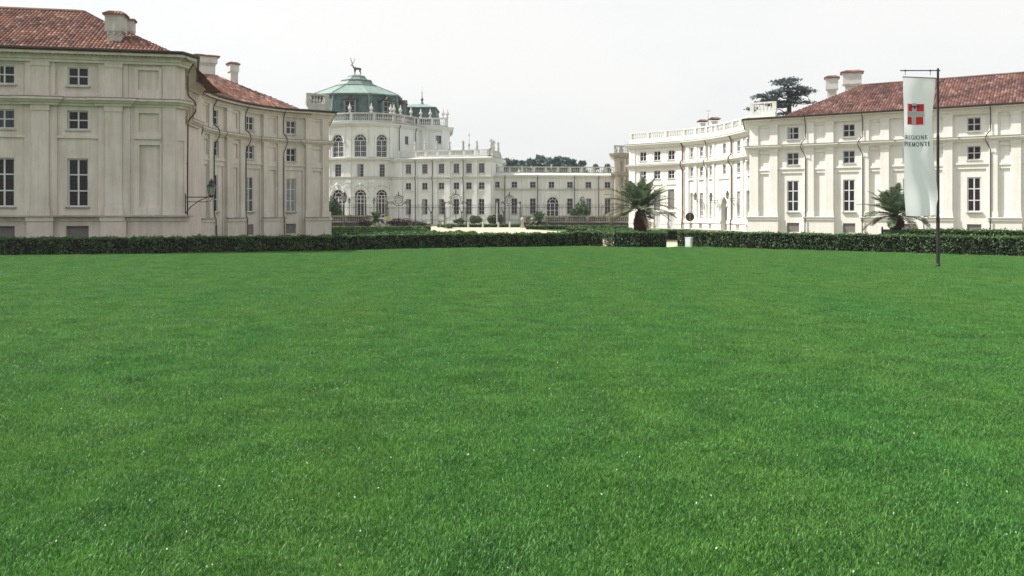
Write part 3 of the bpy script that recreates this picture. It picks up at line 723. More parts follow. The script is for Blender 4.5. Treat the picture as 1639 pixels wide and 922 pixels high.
for q in pairs: s = MB(); sweep(s, p, (max(q[0]-.14, U0-.3), q[5]+.14), [(.2, 1.795), (.5, 1.80), (.48, 1.85), (.2, 1.9)]); s.build('ledge', 'stone', B)
ra = X(1246)
rp = Path([tuple(p.P(U0+.001)), tuple(p.P(U1-.001)+p.T(U1-1)*.7)])
tile_roof(B, rp, ra-U0-.6, rp.L, EAVE, T=7.4, slope=.50, hipl=1.15, over=.72, m='tile_r', pitch=.26, row=.42)
tr = MB(); A_ = [p.at(U0, .7, EAVE+.12), p.at(ra+.6, .7, EAVE+.12), p.at(ra+.6, -6, EAVE+.14), (*pd(1206, 99), EAVE+.14)]; tr.quad(*A_); tr.build('terrace', 'lead_w', B)
pl = MB(); sweep(pl, p, [(U0-6, -.1), (ra-.3, -.1)], [(-.35, EAVE+.1), (.2, EAVE+.1), (.2, EAVE+.62), (-.35, EAVE+.62)]); pl.build('parapet', 'stone_w', B)
balustrade(B, p, [(U0+.15, -.12), (ra-.45, -.12)], EAVE+.63, 1.15, 'stone_w', posts=None, post=2.7, n=8, bal=.36)
balustrade(B, p, [(U0-6, -.12), (U0-.2, -.12)], EAVE+.63, 1.15, 'stone_w', post=2.7, n=6)
for x, y1, D, wd, dd in ((1331.5, 121.5, 96, .98, .85), (1363.5, 113, 92, 1.42, 1.0)):
    c = pd(x, D); chimney(B, c, wd, dd, EAVE+2.0, EYE+(HY-y1)*D/F, rz=-.35, m='stone_w', flare=1.34, band=.62)
for k in range(len(pairs)):
    q = pairs[k+1][0]+.12 if k+1 < len(pairs) else None
    if q: downpipe(B, p, q-.02, [(.72, 11.98), (.30, 11.2), (.30, 9.75), (.70, 9.3), (.70, 8.72), (.30, 7.9), (.30, 2.0), (.46, 1.85), (.46, .1)], .044, 'pipe', jog=-.42)

# ================================================================ RIGHT CURVED WING
B = thing('curved_palace_wing', (26, 112, 0), 'sunlit white concave wing with balustraded roofline and arched doorway', 'palace building')
sp = Path([(23.5, 116.6), (25.3, 113.2), (26.6, 109.5), (27.5, 105), (28.0, 100.5), (28.2, 96.5)], smooth=1.0)
p = Path([(19.6, 138), (17.04, 123)]+[tuple(q) for q in sp.p]); U0 = p.U[1]; U1 = p.U[2]; UE = p.L
X = lambda x: p.upx(x, U0+.01, UE)
R = [(U0+.0, U1, 0, .62, .16), (U0, U0+1.0, .9, 8.6, .14), (U1-1.1, U1-.1, .9, 8.6, .14), (U0, U0+1.0, 9.1, 11.3, .12), (U1-1.1, U1-.1, 9.1, 11.3, .12), (U0, U1, 2.3, 2.5, .16), (U0, U1, .62, .9, .2)]
rfw = [(1023.9, 1033.9), (1046.3, 1056.6), (1069, 1079.3)]
fw = []
for a, b in rfw:
    a, b = X(a), X(b); R += [(a-.25, b+.25, 9.45, 10.95, -.04), (a, b, 9.55, 10.85, None), (a, b, 6.95, 8.1, None), (a-.3, b+.3, 6.1, 6.3, .1), (a, b, 2.6, 5.45, -.22), (a-.04, b+.04, .02, 2.05, -.2)]
    fw.append((a, b))
rows = dict(up=(9.72, 11.0), mid=(7.1, 8.35), tall=(1.75, 4.85), base=(.1, .75))
rcw = [(1104.8, 1109.6), (1119.8, 1125.2), (1135.5, 1139.6), (1157.6, 1162.8), (1179.6, 1185), (1196.3, 1199.6)]
cw = [(X(a), X(b)) for a, b in rcw]
R += [(U1, UE, 0, .85, .14), (U1, UE, .85, 1.2, .24)]
edges = [X(v) for v in (1101, 1114, 1130, 1143, 1150, 1171, 1189, 1197)]
for e_ in edges: R += [(e_-.28, e_+.28, 1.2, 8.6, .16), (e_-.28, e_+.28, 9.1, 11.3, .13), (e_-.32, e_+.32, 8.3, 8.6, .2)]
# projecting portal bay
pa, pb = X(1147.5), X(1172.5)
R += [(pa, pb, 1.2, 8.6, .10), (pa, pb, 9.1, 11.3, .08), (X(1152), X(1168), 5.2, 6.5, .04), (X(1151), X(1168), 6.5, 6.7, .18)]
for k, (a, b) in enumerate(cw):
    R += [(a, b, *rows['up'], None), (a, b, *rows['mid'], None), (a-.2, b+.2, 6.6, 6.75, .2)]
    if k != 3: R += [(a, b, *rows['tall'], None), (a-.02, b+.02, *rows['base'], -.24)]
da_, db_ = X(1155.3), X(1165.0); R += [q[:4]+(-.62,) for q in arch_rects(da_, db_, 0, 4.15, 14)]
mb = MB(); relief(mb, p, 0, p.L, -.2, EAVE-.3, R, rev=-.26); mb.build('wall', 'wall_r', B)
d = MB(); lbox(d, p, (da_+db_)/2, da_+.02, (da_+db_)/2-.02, 0, 2.9, -.61, -.55); lbox(d, p, (da_+db_)/2, (da_+db_)/2+.02, db_-.02, 0, 2.9, -.61, -.55); d.build('door', 'shutter', B)
archivolt(B, p, da_, db_, 4.15, .24, .05, .18, 'wall_r')
for a, b in fw:
    window(B, p, a, b, 9.55, 10.85, curt=0); window(B, p, a, b, 6.95, 8.1)
    s = MB(); lbox(s, p, (a+b)/2, a+.01, b-.01, 2.61, 5.44, -.21, -.14); s.build('closed_shutter', 'shutter', B)
    s = MB(); c = (a+b)/2
    for u0_, u1_ in ((a, c-.02), (c+.02, b)):
        lbox(s, p, c, u0_, u1_, .03, 2.03, -.19, -.13); lbox(s, p, c, u0_+.1, u1_-.1, .2, .9, -.13, -.11); lbox(s, p, c, u0_+.1, u1_-.1, 1.1, 1.9, -.13, -.11)
    s.build('door', 'door', B)
for k, (a, b) in enumerate(cw):
    window(B, p, a, b, *rows['up'], w=-.14); window(B, p, a, b, *rows['mid'], w=-.14)
    if k != 3: window(B, p, a, b, *rows['tall'], rows=(.25, .5, .75), w=-.14, curt=.5 if k < 4 else 0)
mid_cornice(B, p, [(0, .14), (UE, .14)], 8.6, 9.08, .42, 'wall_r', 'stone')
eave_cornice(B, p, [(0, .1), (UE, .1)], m='wall_r', gut=False, z1=12.0)
tr = MB(); sweep(tr, p, (0, UE), [(-5, 12.3), (.74, 12.005), (.76, 12.06), (-5, 12.36)]); tr.build('lead_apron', 'lead_w', B)
pl = MB(); sweep(pl, p, [(0, -.15), (UE, -.15)], [(-.35, 12.1), (.2, 12.1), (.2, 12.55), (-.35, 12.55)]); pl.build('parapet', 'wall_r', B)
balustrade(B, p, [(0, -.2), (U0-.2, -.2)], 12.56, 1.15, 'stone_w', post=3.4, n=6)
balustrade(B, p, [(U0+.0, -.2), (U1, -.2)], 12.56, 1.15, 'stone_w', post=2.6, n=6)
balustrade(B, p, [(U1, -.2), (UE, -.2)], 12.56, 1.15, 'stone_w', post=2.4, n=6)
for u in (U1+.1, X(1173.2)): downpipe(B, p, u, [(.7, 12.02), (.26, 11.3), (.26, 9.5), (.66, 9.12), (.66, 8.6), (.24, 8.0), (.24, 1.5), (.36, 1.1), (.36, .05)], .085, 'pipe_r')
downpipe(B, p, X(1135.5)-.5, [(.7, 12.02), (.22, 11.3), (.22, 9.5), (.62, 9.12), (.62, 8.6), (.2, 8.0), (.2, 6.8)], .05, 'pipe')
for x, y1, D, wd in ((1124.3, 191.5, 124, .8), (1143, 188, 121, .9)):
    c = pd(x, D); chimney(B, c, wd*.9, wd*.9, 12.2, EYE+(HY-y1)*D/F, m='stone_w', flare=2.0, mushroom=True)
sp_ = MB(); sp_.lathe((*pd(1133.5, 124), 13), [(.05, 0), (.03, 3.2), (.01, 3.8)], 5); c = pt(1133.5, 178, 124); sp_.box((c[0], c[1], c[2]), (.6, .05, .05)); sp_.build('antenna', 'iron', B)

# ================================================================ TAN CORNER BLOCK
B = thing('corner_tower', (19, 150, 0), 'narrow tan weathered block with balustrade, left of the sunlit white wing', 'palace building')
p = Path([pd(985.0, 158), pd(983.2, 146), pd(1022, 147.5)]); U0 = p.U[1]
zz = lambda y: EYE+(HY-y)*146/F
R = []; X = lambda x: p.upx(x, U0+.01, p.L)
for a, b in ((983.6, 992), (997.5, 1001.5), (1003, 1007.5), (1012, 1016)): R += [(X(a), X(b), zz(353), zz(282.5), .2), (X(a), X(b), zz(275), zz(253), .16)]
R += [(X(993), X(997), zz(345), zz(285), -.2), (X(993), X(997), zz(274), zz(258), -.2), (0, p.L, 0, zz(353), .25)]
mb = MB(); relief(mb, p, 0, p.L, -.2, zz(249), R); mb.build('wall', 'wall_t', B)
eave_cornice(B, p, [(0, .1), (p.L, .1)], z1=zz(246.5), z0=zz(252), proj=.75, m='wall_t', gut=False)
mid_cornice(B, p, [(0, .15), (p.L, .15)], zz(282), zz(277.5), .45, 'wall_t', 'ledge')
tr = MB(); tr.quad(p.at(0, .7, zz(246)), p.at(U0, .7, zz(246)), p.at(p.L, .7, zz(246)), (*pd(1022, 158), zz(246))); tr.build('terrace', 'lead', B)
balustrade(B, p, [(0, -.1), (U0, -.1), (p.L, -.1)], zz(246.3), zz(232.5)-zz(246.3), 'stone', post=3.3, n=5)

# ================================================================ LOW ARCADE WING (far)
B = thing('low_palace_wing', (8, 156, 0), 'long low pale wing with one arched doorway, below the distant trees', 'palace building')
p = Path([pd(778, 147.6), pd(990, 150)]); X = lambda x: p.upx(x); zz = lambda y: EYE+(HY-y)*149/F
cx = [795.3, 823.4, 853, 882.8, 912.4, 942, 972.6]; E = zz(281)
R = [(0, p.L, 0, zz(350), .14)]; ws = []
for i, c in enumerate(cx):
    a, b = X(c-4.6), X(c+4.6); R += [(a, b, zz(300.6), zz(291), None), (a-.9, b+.9, zz(302.5), zz(289), -.05)]; R[-1], R[-2] = R[-2], R[-1]
    if i != 3: R += [(X(c-11), X(c+11), zz(346), zz(310), -.06), (a, b, zz(342.3), zz(317.6), None)]
    ws.append((a, b))
aa, ab = X(875), X(894.2); R += arch_rects(aa, ab, zz(347), zz(315))
for c in (809, 838, 868, 898, 927.5, 957, 984): R += [(X(c-2), X(c+2), zz(350), zz(305.5), .12), (X(c-2), X(c+2), zz(303.5), zz(284), .08)]
mb = MB(); relief(mb, p, 0, p.L, -.2, E, R); mb.build('wall', 'wall_p', B)
for i, (a, b) in enumerate(ws):
    window(B, p, a, b, zz(300.6), zz(291), fm='frame_g', gm='glass_m', ft=.08)
    if i != 3: window(B, p, a, b, zz(342.3), zz(317.6), rows=(.25, .5, .75), fm='frame_g', gm='glass_m', ft=.08)
window(B, p, aa, ab, zz(347), zz(315), rows=(.45,), fine=(4, 4, .05), mull=[.33, .67], arch=True, fm='frame', ft=.10, sill=False)
archivolt(B, p, aa, ab, zz(315), .45, -.02, .16, 'wall_p')
mid_cornice(B, p, (0, p.L), zz(305.5), zz(303), .28, 'wall_p', 'ledge')
eave_cornice(B, p, [(0, .0), (p.L, .0)], z1=E, z0=zz(285), proj=.4, m='wall_p', gut=False)
tr = MB(); sweep(tr, p, (0, p.L), [(-9, E+.62), (-1.2, E+.5), (.46, E+.01), (.46, E+.06), (-1.2, E+.56), (-9, E+.68)]); tr.build('metal_roof', 'lead_w', B)
balustrade(B, p, [(0, -1.1), (p.L, -1.1)], zz(276.4)-.05, zz(266.2)-zz(276.4)+.05, 'stone', post=2.15, n=5, bal=.3)
for x in (808, 860.3, 919.3, 958): downpipe(B, p, X(x), [(.45, E), (.16, E-.7), (.16, zz(302)), (.42, zz(303)), (.42, zz(305.5)), (.2, zz(308)), (.2, .1)], .06, 'pipe')

# ================================================================ MIDDLE WING
B = thing('middle_palace_wing', (-12, 156, 0), 'three-storey pale wing with statues along its roof, beside the domed hall', 'palace building')
p = Path([pd(625, 151.5), pd(634.5, 150), pd(786, 145), pd(804, 153), pd(806, 166)]); U0, U1, U2 = p.U[1], p.U[2], p.U[3]
X = lambda x: p.upx(x, U0+.001, U1-.001); zz = lambda y: EYE+(HY-y)*147.5/F
E = zz(254); cx = [653.5, 679.7, 706.3, 730.2, 750.3, 770.6]
R = [(0, p.L, 0, zz(348), .14)]; ws = []
for c in cx:
    h = .51; u = X(c); a, b = u-h, u+h; ws.append((a, b))
    R += [(u-1.0, u+1.0, zz(280.5), zz(259.5), -.05), (u-1.0, u+1.0, zz(307), zz(289), -.04), (a, b, zz(277.2), zz(262.2), None), (a, b, zz(303), zz(292.3), None), (a, b, zz(343), zz(318.6), None), (u-.85, u+.85, zz(306.6), zz(305.2), .12), (a, b, .25, .7, -.2)]
for c, h in ((641, 3), (666, 2), (696.5, 3), (716.3, 4.2), (740, 2.2), (761.5, 2.4), (781.5, 4.3)):
    R += [(X(c-h), X(c+h), zz(348), zz(287), .18), (X(c-h), X(c+h), zz(283), zz(257), .14), (X(c-h)-.06, X(c+h)+.06, zz(290), zz(287), .25), (X(c-h)-.06, X(c+h)+.06, zz(259.5), zz(257), .22)]
v = (U1+U2)/2
R += [(v-.5, v+.5, zz(277.2), zz(262.2), None), (U1+.1, U1+.9, zz(348), zz(257), .15)]
mb = MB(); relief(mb, p, 0, p.L, -.2, E, R); mb.build('wall', 'wall_p', B)
for a, b in ws:
    window(B, p, a, b, zz(277.2), zz(262.2), rows=(), fine=(4, 4, .045), mull=True, fm='frame_g', ft=.07)
    window(B, p, a, b, zz(303), zz(292.3), fm='frame_g', gm='glass_m', ft=.075); window(B, p, a, b, zz(343), zz(318.6), rows=(.25, .5, .75), fm='frame_g', gm='glass_m', ft=.075)
window(B, p, v-.5, v+.5, zz(277.2), zz(262.2), rows=(), fine=(4, 4, .045), fm='frame_g')
mid_cornice(B, p, (0, p.L), zz(286.5), zz(283.2), .35, 'wall_p', 'ledge')
eave_cornice(B, p, [(0, .05), (p.L, .05)], z1=E, z0=zz(258.5), proj=.5, m='wall_p', gut=False)
tr = MB(); sweep(tr, p, (0, p.L), [(-1.4, E+.46), (.6, E+.01), (.6, E+.07), (-1.4, E+.52)]); tr.build('lead_apron', 'lead_w', B)
tr = MB(); tr.face([tr.vert((*q, E+.4)) for q in (p.at(0, -.5, 0)[:2], p.at(U1, -.5, 0)[:2], p.at(U2, -.5, 0)[:2], p.at(p.L, -.5, 0)[:2], pd(625, 166))]); tr.build('terrace', 'lead', B)
mb = MB(); c = pd(738, 155); mb.box((c[0], c[1], E+.3), (4.2, 5, 1.5)); mb.hexa([(c[0]+x, c[1]+y, z) for z, k in ((E+1.8, 1), (E+2.35, .35)) for x, y in ((-2.3*k, -2.6*k), (2.3*k, -2.6*k), (2.3*k, 2.6*k), (-2.3*k, 2.6*k))]); mb.build('roof_lantern', 'lead', B)
mb = MB(); mb.lathe((*pd(750.8, 155), E+1.6), [(.35, 0), (.2, .5), (.05, .9), (.12, 1.2), (.16, 1.4), (.05, 1.6), (.02, 2.9), (.09, 3.0), (.01, 3.6)], 8); mb.build('finial', 'copper_d', B)
zb = E+.42; MWP = [662.6, 678.5, 697.4, 717.4, 739.5, 761.6, 784.3]
posts = [U0+.2]+[X(v) for v in MWP]
q_, _, _ = balustrade(B, p, [(U0, -.55), (U1, -.55)], zb, zz(240)-zb, 'stone_w', n=5, bal=.3, posts=[x-U0 for x in posts])
q2_, ps2, _ = balustrade(B, p, [(U1+.3, -.55), (p.L, -.55)], zb, zz(240)-zb, 'stone', n=5, bal=.3, post=3.2)
for x in (665.5, 692.8, 742): downpipe(B, p, X(x), [(.5, E), (.22, E-.7), (.22, zz(282)), (.5, zz(283)), (.5, zz(286)), (.24, zz(290)), (.24, .1)], .06, 'pipe')
MWpath, MWt = p, zz(240); mwposts = [(p.P(x)-p.O(X(700))*.55) for x in posts[1:]]
ps_side = [q2_.P(u) for u in ps2[1:3]]

# ================================================================ DOMED HALL
B = thing('domed_hall', (-26, 160, 0), 'tall oval hall with arched windows, urns and green copper dome under the stag', 'palace building')
sp = Path([pd(490, 155.5), pd(505, 153), pd(550, 150.2), pd(575, 149.7), pd(600, 149.9), pd(628, 151.3), pd(645, 153.2), pd(658, 155.6)], smooth=1.2)
p = Path([tuple(q) for q in sp.p]+[pd(672, 158.2), pd(720, 159), pd(718.6, 172)]); UF = sp.L; UC = p.U[-3]; UD = p.U[-2]
X = lambda x: p.upx(x, 0, UD); zz = lambda y: EYE+(HY-y)*149.8/F
E = zz(197); R = [(0, p.L, 0, zz(350), .15)]
ar = [(532, 549.8), (567, 586.6), (602.4, 619.6)]; mr = [(535.8, 545.6), (571.8, 581.8), (607.6, 616.2)]; lo_ = [(531.6, 551), (567.3, 586.8), (602, 620)]
for a, b in ar: R += [(X(a-3), X(b+3), zz(253), zz(211), .06)]+arch_rects(X(a), X(b), zz(251.3), zz(214.5))
for a, b in mr: R += [(X(a-2), X(b+2), zz(283), zz(261), -.05), (X(a), X(b), zz(282.6), zz(262.6), None)]
for a, b in lo_: R += arch_rects(X(a), X(b), zz(349), zz(303))
for c, h in ((558.5, 3.6), (594.5, 3.6), (626.5, 3.2), (526, 3)):
    R += [(X(c-h), X(c+h), zz(350), zz(288), .2), (X(c-h)-.08, X(c+h)+.08, zz(293), zz(288), .32), (X(c-h), X(c+h), zz(283), zz(259), .16), (X(c-h), X(c+h), zz(252), zz(201), .14)]
R += [(X(648.3), X(654), zz(228), zz(214.5), None), (X(697.3), X(707), EYE+(HY-230)*158.7/F, EYE+(HY-217)*158.7/F, None), (UC+.3, UC+1.6, 0, zz(201), .18), (UD-1.6, UD-.3, 0, zz(201), .18), (X(691)-.35, X(691)+.35, 0, zz(201), .1)]
mb = MB(); relief(mb, p, 0, p.L, -.2, E, R); mb.build('wall', 'wall_p', B)
for a, b in ar:
    window(B, p, X(a), X(b), zz(251.3), zz(214.5), rows=(.33, .66), fine=(6, 9, .045), arch=True, ft=.11, fm='frame', sill=False); archivolt(B, p, X(a), X(b), zz(214.5), .26, .0, .16, 'wall_p', key=False)
for a, b in mr: window(B, p, X(a), X(b), zz(282.6), zz(262.6), rows=(.25, .5, .75), fm='frame_g', gm='glass_m', fine=(4, 4, .03), ft=.06)
for a, b in lo_:
    window(B, p, X(a), X(b), zz(349), zz(303), rows=(.66, .84), mull=[.2, .5, .8], arch=True, fm='frame', gm='glass_m', fine=(4, 9, .03), ft=.12, sill=False); archivolt(B, p, X(a), X(b), zz(303), .48, -.02, .2, 'wall_p')
    u = (X(a)+X(b))/2; c = MB()
    for s_ in (-1, 1):   # scrolled garland over the arch
        P_ = [p.at(u+s_*(.25+.23*k), .24+.04*sin(k*2), zz(303)+.55+.32*sin(k*1.1+.4)*(1-k*.06)) for k in range(9)]; c.tube(P_, [.09-.006*k for k in range(9)], 6)
    c.lathe(p.at(u, .3, zz(303)+.55), [(.05, 0), (.22, .12), (.26, .35), (.12, .6)], 8); c.build('garland', 'wall_p', B)
window(B, p, X(648.3), X(654), zz(228), zz(214.5), rows=(), fm='frame_g'); window(B, p, X(697.3), X(707), EYE+(HY-230)*158.7/F, EYE+(HY-217)*158.7/F, fm='frame_g', fine=(4, 4, .04))
mid_cornice(B, p, (0, UF), zz(286.5), zz(283.2), .35, 'wall_p', 'ledge')
mid_cornice(B, p, (0, UF), zz(258.5), zz(253), .6, 'wall_p', 'lead')
eave_cornice(B, p, [(0, .08), (p.L, .08)], z1=E, z0=zz(202), proj=.6, m='wall_p', gut=False)
tr = MB(); sweep(tr, p, (0, p.L), [(-1.6, E+.36), (.72, E+.01), (.72, E+.07), (-1.6, E+.42)]); tr.build('lead_apron', 'lead', B)
tr = MB(); tr.face([tr.vert((*pd(*v), E+.33)) for v in ((505, 154), (550, 151.4), (600, 151.2), (640, 154.5), (672, 159.5), (719, 160), (718, 172), (500, 172))]); tr.build('terrace', 'lead', B)
zb = E+.3; zt = zz(179.7)+.03
ux = [557.8, 594.4, 627, 633.4, 644.3, 661.4, 673.6]
_, _, _ = balustrade(B, p, [(0, -.5), (UC, -.5)], zb, zt-zb, 'stone', n=5, bal=.32, posts=[0]+[X(v) for v in (530, 557.8, 594.4, 627, 644.3, 661.4)])
q3, _, _ = balustrade(B, p, [(UC, -.5), (UD, -.5), (p.L, -.5)], zb, zt-zb, 'stone_w', n=5, bal=.32, post=2.7)
for x in (638, 664): downpipe(B, p, X(x), [(.6, E), (.2, E-.9), (.2, zz(254))], .07, 'pipe')
urnpos = []
for x in ux: u = X(x); q = p.P(u)-p.O(u)*.5; urnpos.append((q[0], q[1], zt))
for x in (688.8, 709.4, 716.3): u = X(x); q = p.P(u)-p.n[-2]*.5; urnpos.append((q[0], q[1], zt))
# mansard roof, octagonal, then the shallow tiers
cx_, cy_ = pd(571, 160.6); cy_ = 160.6
def octo(mb, rings, n=8, rot=pi/8):
    L = []
    for rx, ry, z in rings: L.append([mb.vert((cx_+rx*cos(rot+2*pi*k/n), cy_+ry*sin(rot+2*pi*k/n), z)) for k in range(n)])
    for a, b in zip(L, L[1:]):
        for k in range(n): mb.face([a[k], a[(k+1) % n], b[(k+1) % n], b[k]])
    mb.face(L[-1]); return L
zt0 = zz(147.5)+.45
mb = MB(); octo(mb, [(10.2, 7.9, E+.2), (9.7, 7.4, E+.9), (9.15, 6.8, E+2.0), (8.8, 6.4, E+3.3), (8.6, 6.2, E+4.6), (8.45, 6.05, zt0)])
man = mb.build('mansard_roof', 'slate', B)
rib = MB()
for k in range(8):
    a = pi/8+2*pi*k/8; rib.tube([(cx_+rx*cos(a), cy_+ry*sin(a), z) for rx, ry, z in ((10.25, 7.95, E+.3), (9.75, 7.45, E+.9), (9.2, 6.85, E+2.0), (8.85, 6.45, E+3.3), (8.65, 6.25, E+4.6), (8.5, 6.1, zt0))], .2, 6)
rib.build('hip_rib', 'copper_d', man)
mb = MB(); octo(mb, [(8.3, 5.9, zt0-.3), (9.0, 6.5, zt0-.05), (9.05, 6.55, zt0+.12), (8.8, 6.3, zt0+.2), (4.1, 2.9, zt0+2.05)]); dm = mb.build('dome_roof', 'copper', B)
mb = MB(); z1 = zt0+2.05; octo(mb, [(4.05, 2.85, z1-.1), (4.2, 3.0, z1-.02), (4.2, 3.0, z1+.14), (3.7, 2.6, z1+.3), (2.9, 2.1, z1+1.0)]); octo(mb, [(2.85, 2.05, z1+.95), (3.0, 2.2, z1+1.0), (3.0, 2.2, z1+1.16), (2.3, 1.7, z1+1.3), (1.7, 1.25, z1+1.85)]); octo(mb, [(1.65, 1.2, z1+1.8), (1.75, 1.3, z1+1.9), (1.6, 1.2, z1+2.0), (.9, .75, z1+2.2)]); mb.build('stepped_cap', 'copper_d', dm)
rib = MB()
for k in range(8):
    a = pi/8+2*pi*k/8; rib.tube([(cx_+rx*cos(a), cy_+ry*sin(a), z) for rx, ry, z in ((8.8, 6.3, zt0+.22), (4.1, 2.9, zt0+2.07))], .1, 5)
rib.build('hip_rib', 'copper_d', dm); STAGZ = z1+2.2
for k in (4, 5, 6, 7):   # dormers on the mansard faces
    a = pi/8+2*pi*(k+.5)/8; nx, ny = cos(a), sin(a); q = np.array((cx_+nx*9.35, cy_+ny*6.95)); nn = np.array((cos(a)/9, sin(a)/6.6)); nn /= np.linalg.norm(nn)
    t = np.array((-nn[1], nn[0])); c = q-nn*.3; dp = Path([tuple(c-t*2), tuple(c+t*2)]); z0 = E+1.7
    hw = .95; mb = MB(); lbox(mb, dp, 2, 2-hw, 2+hw, z0, z0+2.9, -2.6, .18)
    for s_ in (-1, 1): lbox(mb, dp, 2, 2+s_*hw-.16, 2+s_*hw+.16, z0-.2, z0+2.95, -.1, .34)
    lbox(mb, dp, 2, 2-hw-.25, 2+hw+.25, z0-.25, z0-.05, -.2, .42)
    def g(u, w_, z): qq = dp.P(2)+t*(u-2)+dp.n[0]*w_; return (qq[0], qq[1], z)
    dorm = mb.build('dormer', 'copper_d', B); mb = MB()
    P_ = [(-hw-.45, z0+2.95), (-hw*.5, z0+3.15), (0, z0+3.75), (hw*.5, z0+3.15), (hw+.45, z0+2.95)]
    f0 = [mb.vert(g(2+x, .5, z)) for x, z in P_]; f1 = [mb.vert(g(2+x, -2.4, z)) for x, z in P_]
    for i in range(4): mb.face([f0[i], f0[i+1], f1[i+1], f1[i]])
    mb.face(f0[::-1]); mb.build('pediment', 'gutter', dorm)
    mb = MB(); lbox(mb, dp, 2, 2-hw+.2, 2+hw-.2, z0+.05, z0+2.7, .185, .2); pn = mb.build('pane', 'glass', dorm)
    mb = MB(); lbox(mb, dp, 2, 1.96, 2.04, z0+.05, z0+2.7, .2, .24)
    for zf in (.35, .68): lbox(mb, dp, 2, 2-hw+.2, 1.955, z0+2.7*zf, z0+2.7*zf+.07, .2, .235); lbox(mb, dp, 2, 2.045, 2+hw-.2, z0+2.7*zf, z0+2.7*zf+.07, .2, .235)
    mb.build('glazing_bar', 'frame_g', dorm)
# lower roof over the side pavilion of the hall
c = pd(674, 168); mb = MB()
P0_ = [(-6.0, -4.2), (3.6, -4.2), (3.6, 5), (-6.0, 5)]
L = [[mb.vert((c[0]+x*k, c[1]+y*k, z)) for x, y in P0_] for k, z in ((1.12, E+.2), (1.02, E+.9), (.92, E+2.8), (.86, E+4.3), (.9, E+4.35), (.9, E+4.5))]
for a, b in zip(L, L[1:]):
    for k in range(4): mb.face([a[k], a[(k+1) % 4], b[(k+1) % 4], b[k]])
mb.build('side_mansard', 'slate', B)
mb = MB(); L = [[mb.vert((c[0]+x*k, c[1]+y*k, z)) for x, y in P0_] for k, z in ((.92, E+4.51), (.92, E+4.6), (.25, E+5.5))]
for a, b in zip(L, L[1:]):
    for k in range(4): mb.face([a[k], a[(k+1) % 4], b[(k+1) % 4], b[k]])
mb.face(L[-1]); mb.build('side_roof', 'copper', B)
mb = MB(); c2 = pd(675.5, 167); mb.lathe((c2[0], c2[1], E+5.2), [(.7, 0), (.35, .3), (.16, .8), (.28, 1.1), (.3, 1.3), (.1, 1.6), (.06, 2.4), (.12, 2.5), (.03, 2.7), (.01, 3.8)], 8); mb.build('finial', 'copper_d', B)
# ================================================================ STAG, URNS, STATUES
k = .92; S = lambda *a: tuple(v*k for v in a)
V = [S(.75, 0, 1.42), S(.2, 0, 1.38), S(-.35, 0, 1.42), S(-.62, 0, 1.65), S(-.82, 0, 2.0), S(-1.0, 0, 2.18), S(-1.28, 0, 2.08)]
E_ = [(i, i+1) for i in range(6)]; Rr = [.26*k, .25*k, .28*k, .19*k, .12*k, .12*k, .06*k]
for sx, sy, bx in ((.7, .15, 0), (.62, -.15, 0), (-.32, .14, 2), (-.42, -.14, 2)):
    i = len(V); back = bx == 0
    V += [S(sx+.02, sy, 1.15), S(sx-.02 if back else sx-.02, sy, .85), S(sx+.18 if back else sx-.02, sy, .55), S(sx+.08 if back else sx-.04, sy, .03)]
    E_ += [(bx, i), (i, i+1), (i+1, i+2), (i+2, i+3)]; Rr += [.16*k, .10*k, .055*k, .05*k]
i = len(V); V += [S(.98, 0, 1.38), S(-.92, .12, 2.32), S(-.92, -.12, 2.32)]; E_ += [(0, i), (5, i+1), (5, i+2)]; Rr += [.05, .03, .03]
me = skin('stag_body', V, E_, Rr, 'bronze')
mz = STAGZ-.05; root = thing('stag_statue', (cx_, cy_, mz), 'dark bronze stag with wide antlers standing on top of the green dome, head raised', 'statue')
place('body', me, np.array((cx_, cy_, mz)), root)
for s_ in (-1, 1):
    mb = MB(); o_ = lambda x, y, z: (cx_+x*k, cy_+y*k, mz+z*k)
    main = [o_(-.95, s_*.05, 2.25), o_(-.85, s_*.28, 2.5), o_(-.95 if s_ < 0 else -.7, s_*.5, 2.85), o_(-1.15 if s_ < 0 else -.55, s_*.55, 3.25), o_(-1.05 if s_ < 0 else -.68, s_*.45, 3.6)]
    mb.tube(main, [.055, .05, .045, .04, .02], 6)
    for q, d_ in ((1, (-.35, .1, .18)), (2, (-.30, .15, .22)), (3, (-.12, .25, .28)), (3, (.25, .1, .15))):
        a = main[q]; mb.tube([a, (a[0]+d_[0]*.5*k, a[1]+s_*d_[1]*.5*k, a[2]+d_[2]*.3*k), (a[0]+d_[0]*k, a[1]+s_*d_[1]*k, a[2]+d_[2]*k)], [.04, .033, .015], 5)
    mb.build('antler', 'bronze', root)
u0 = urn(1.75).build('balustrade_urn', 'stone_w')
lab = ['urn before the left hip of the dome, leftmost on the hall balustrade', 'urn just right of the middle dormer on the hall balustrade', 'urn, left one of the close pair on the hall balustrade', 'urn, right one of the close pair on the hall balustrade',
       'urn next right of the close pair on the hall balustrade', 'urn above the inner corner of the hall wall', 'urn directly under the side roof finial', 'urn at the right end of the small side roof', 'urn with open sky behind, last but one on the right', 'urn on the right-hand corner of the hall balustrade']
for i, q in enumerate(urnpos):
    o = u0 if i == 0 else u0.copy()
    if i: COL.objects.link(o); o.rotation_euler.z = i*.4
    o.location = q; WORLD[o.name] = np.array(q); tag(o, 'white stone '+lab[i], 'urn', 'urns on the hall balustrade')
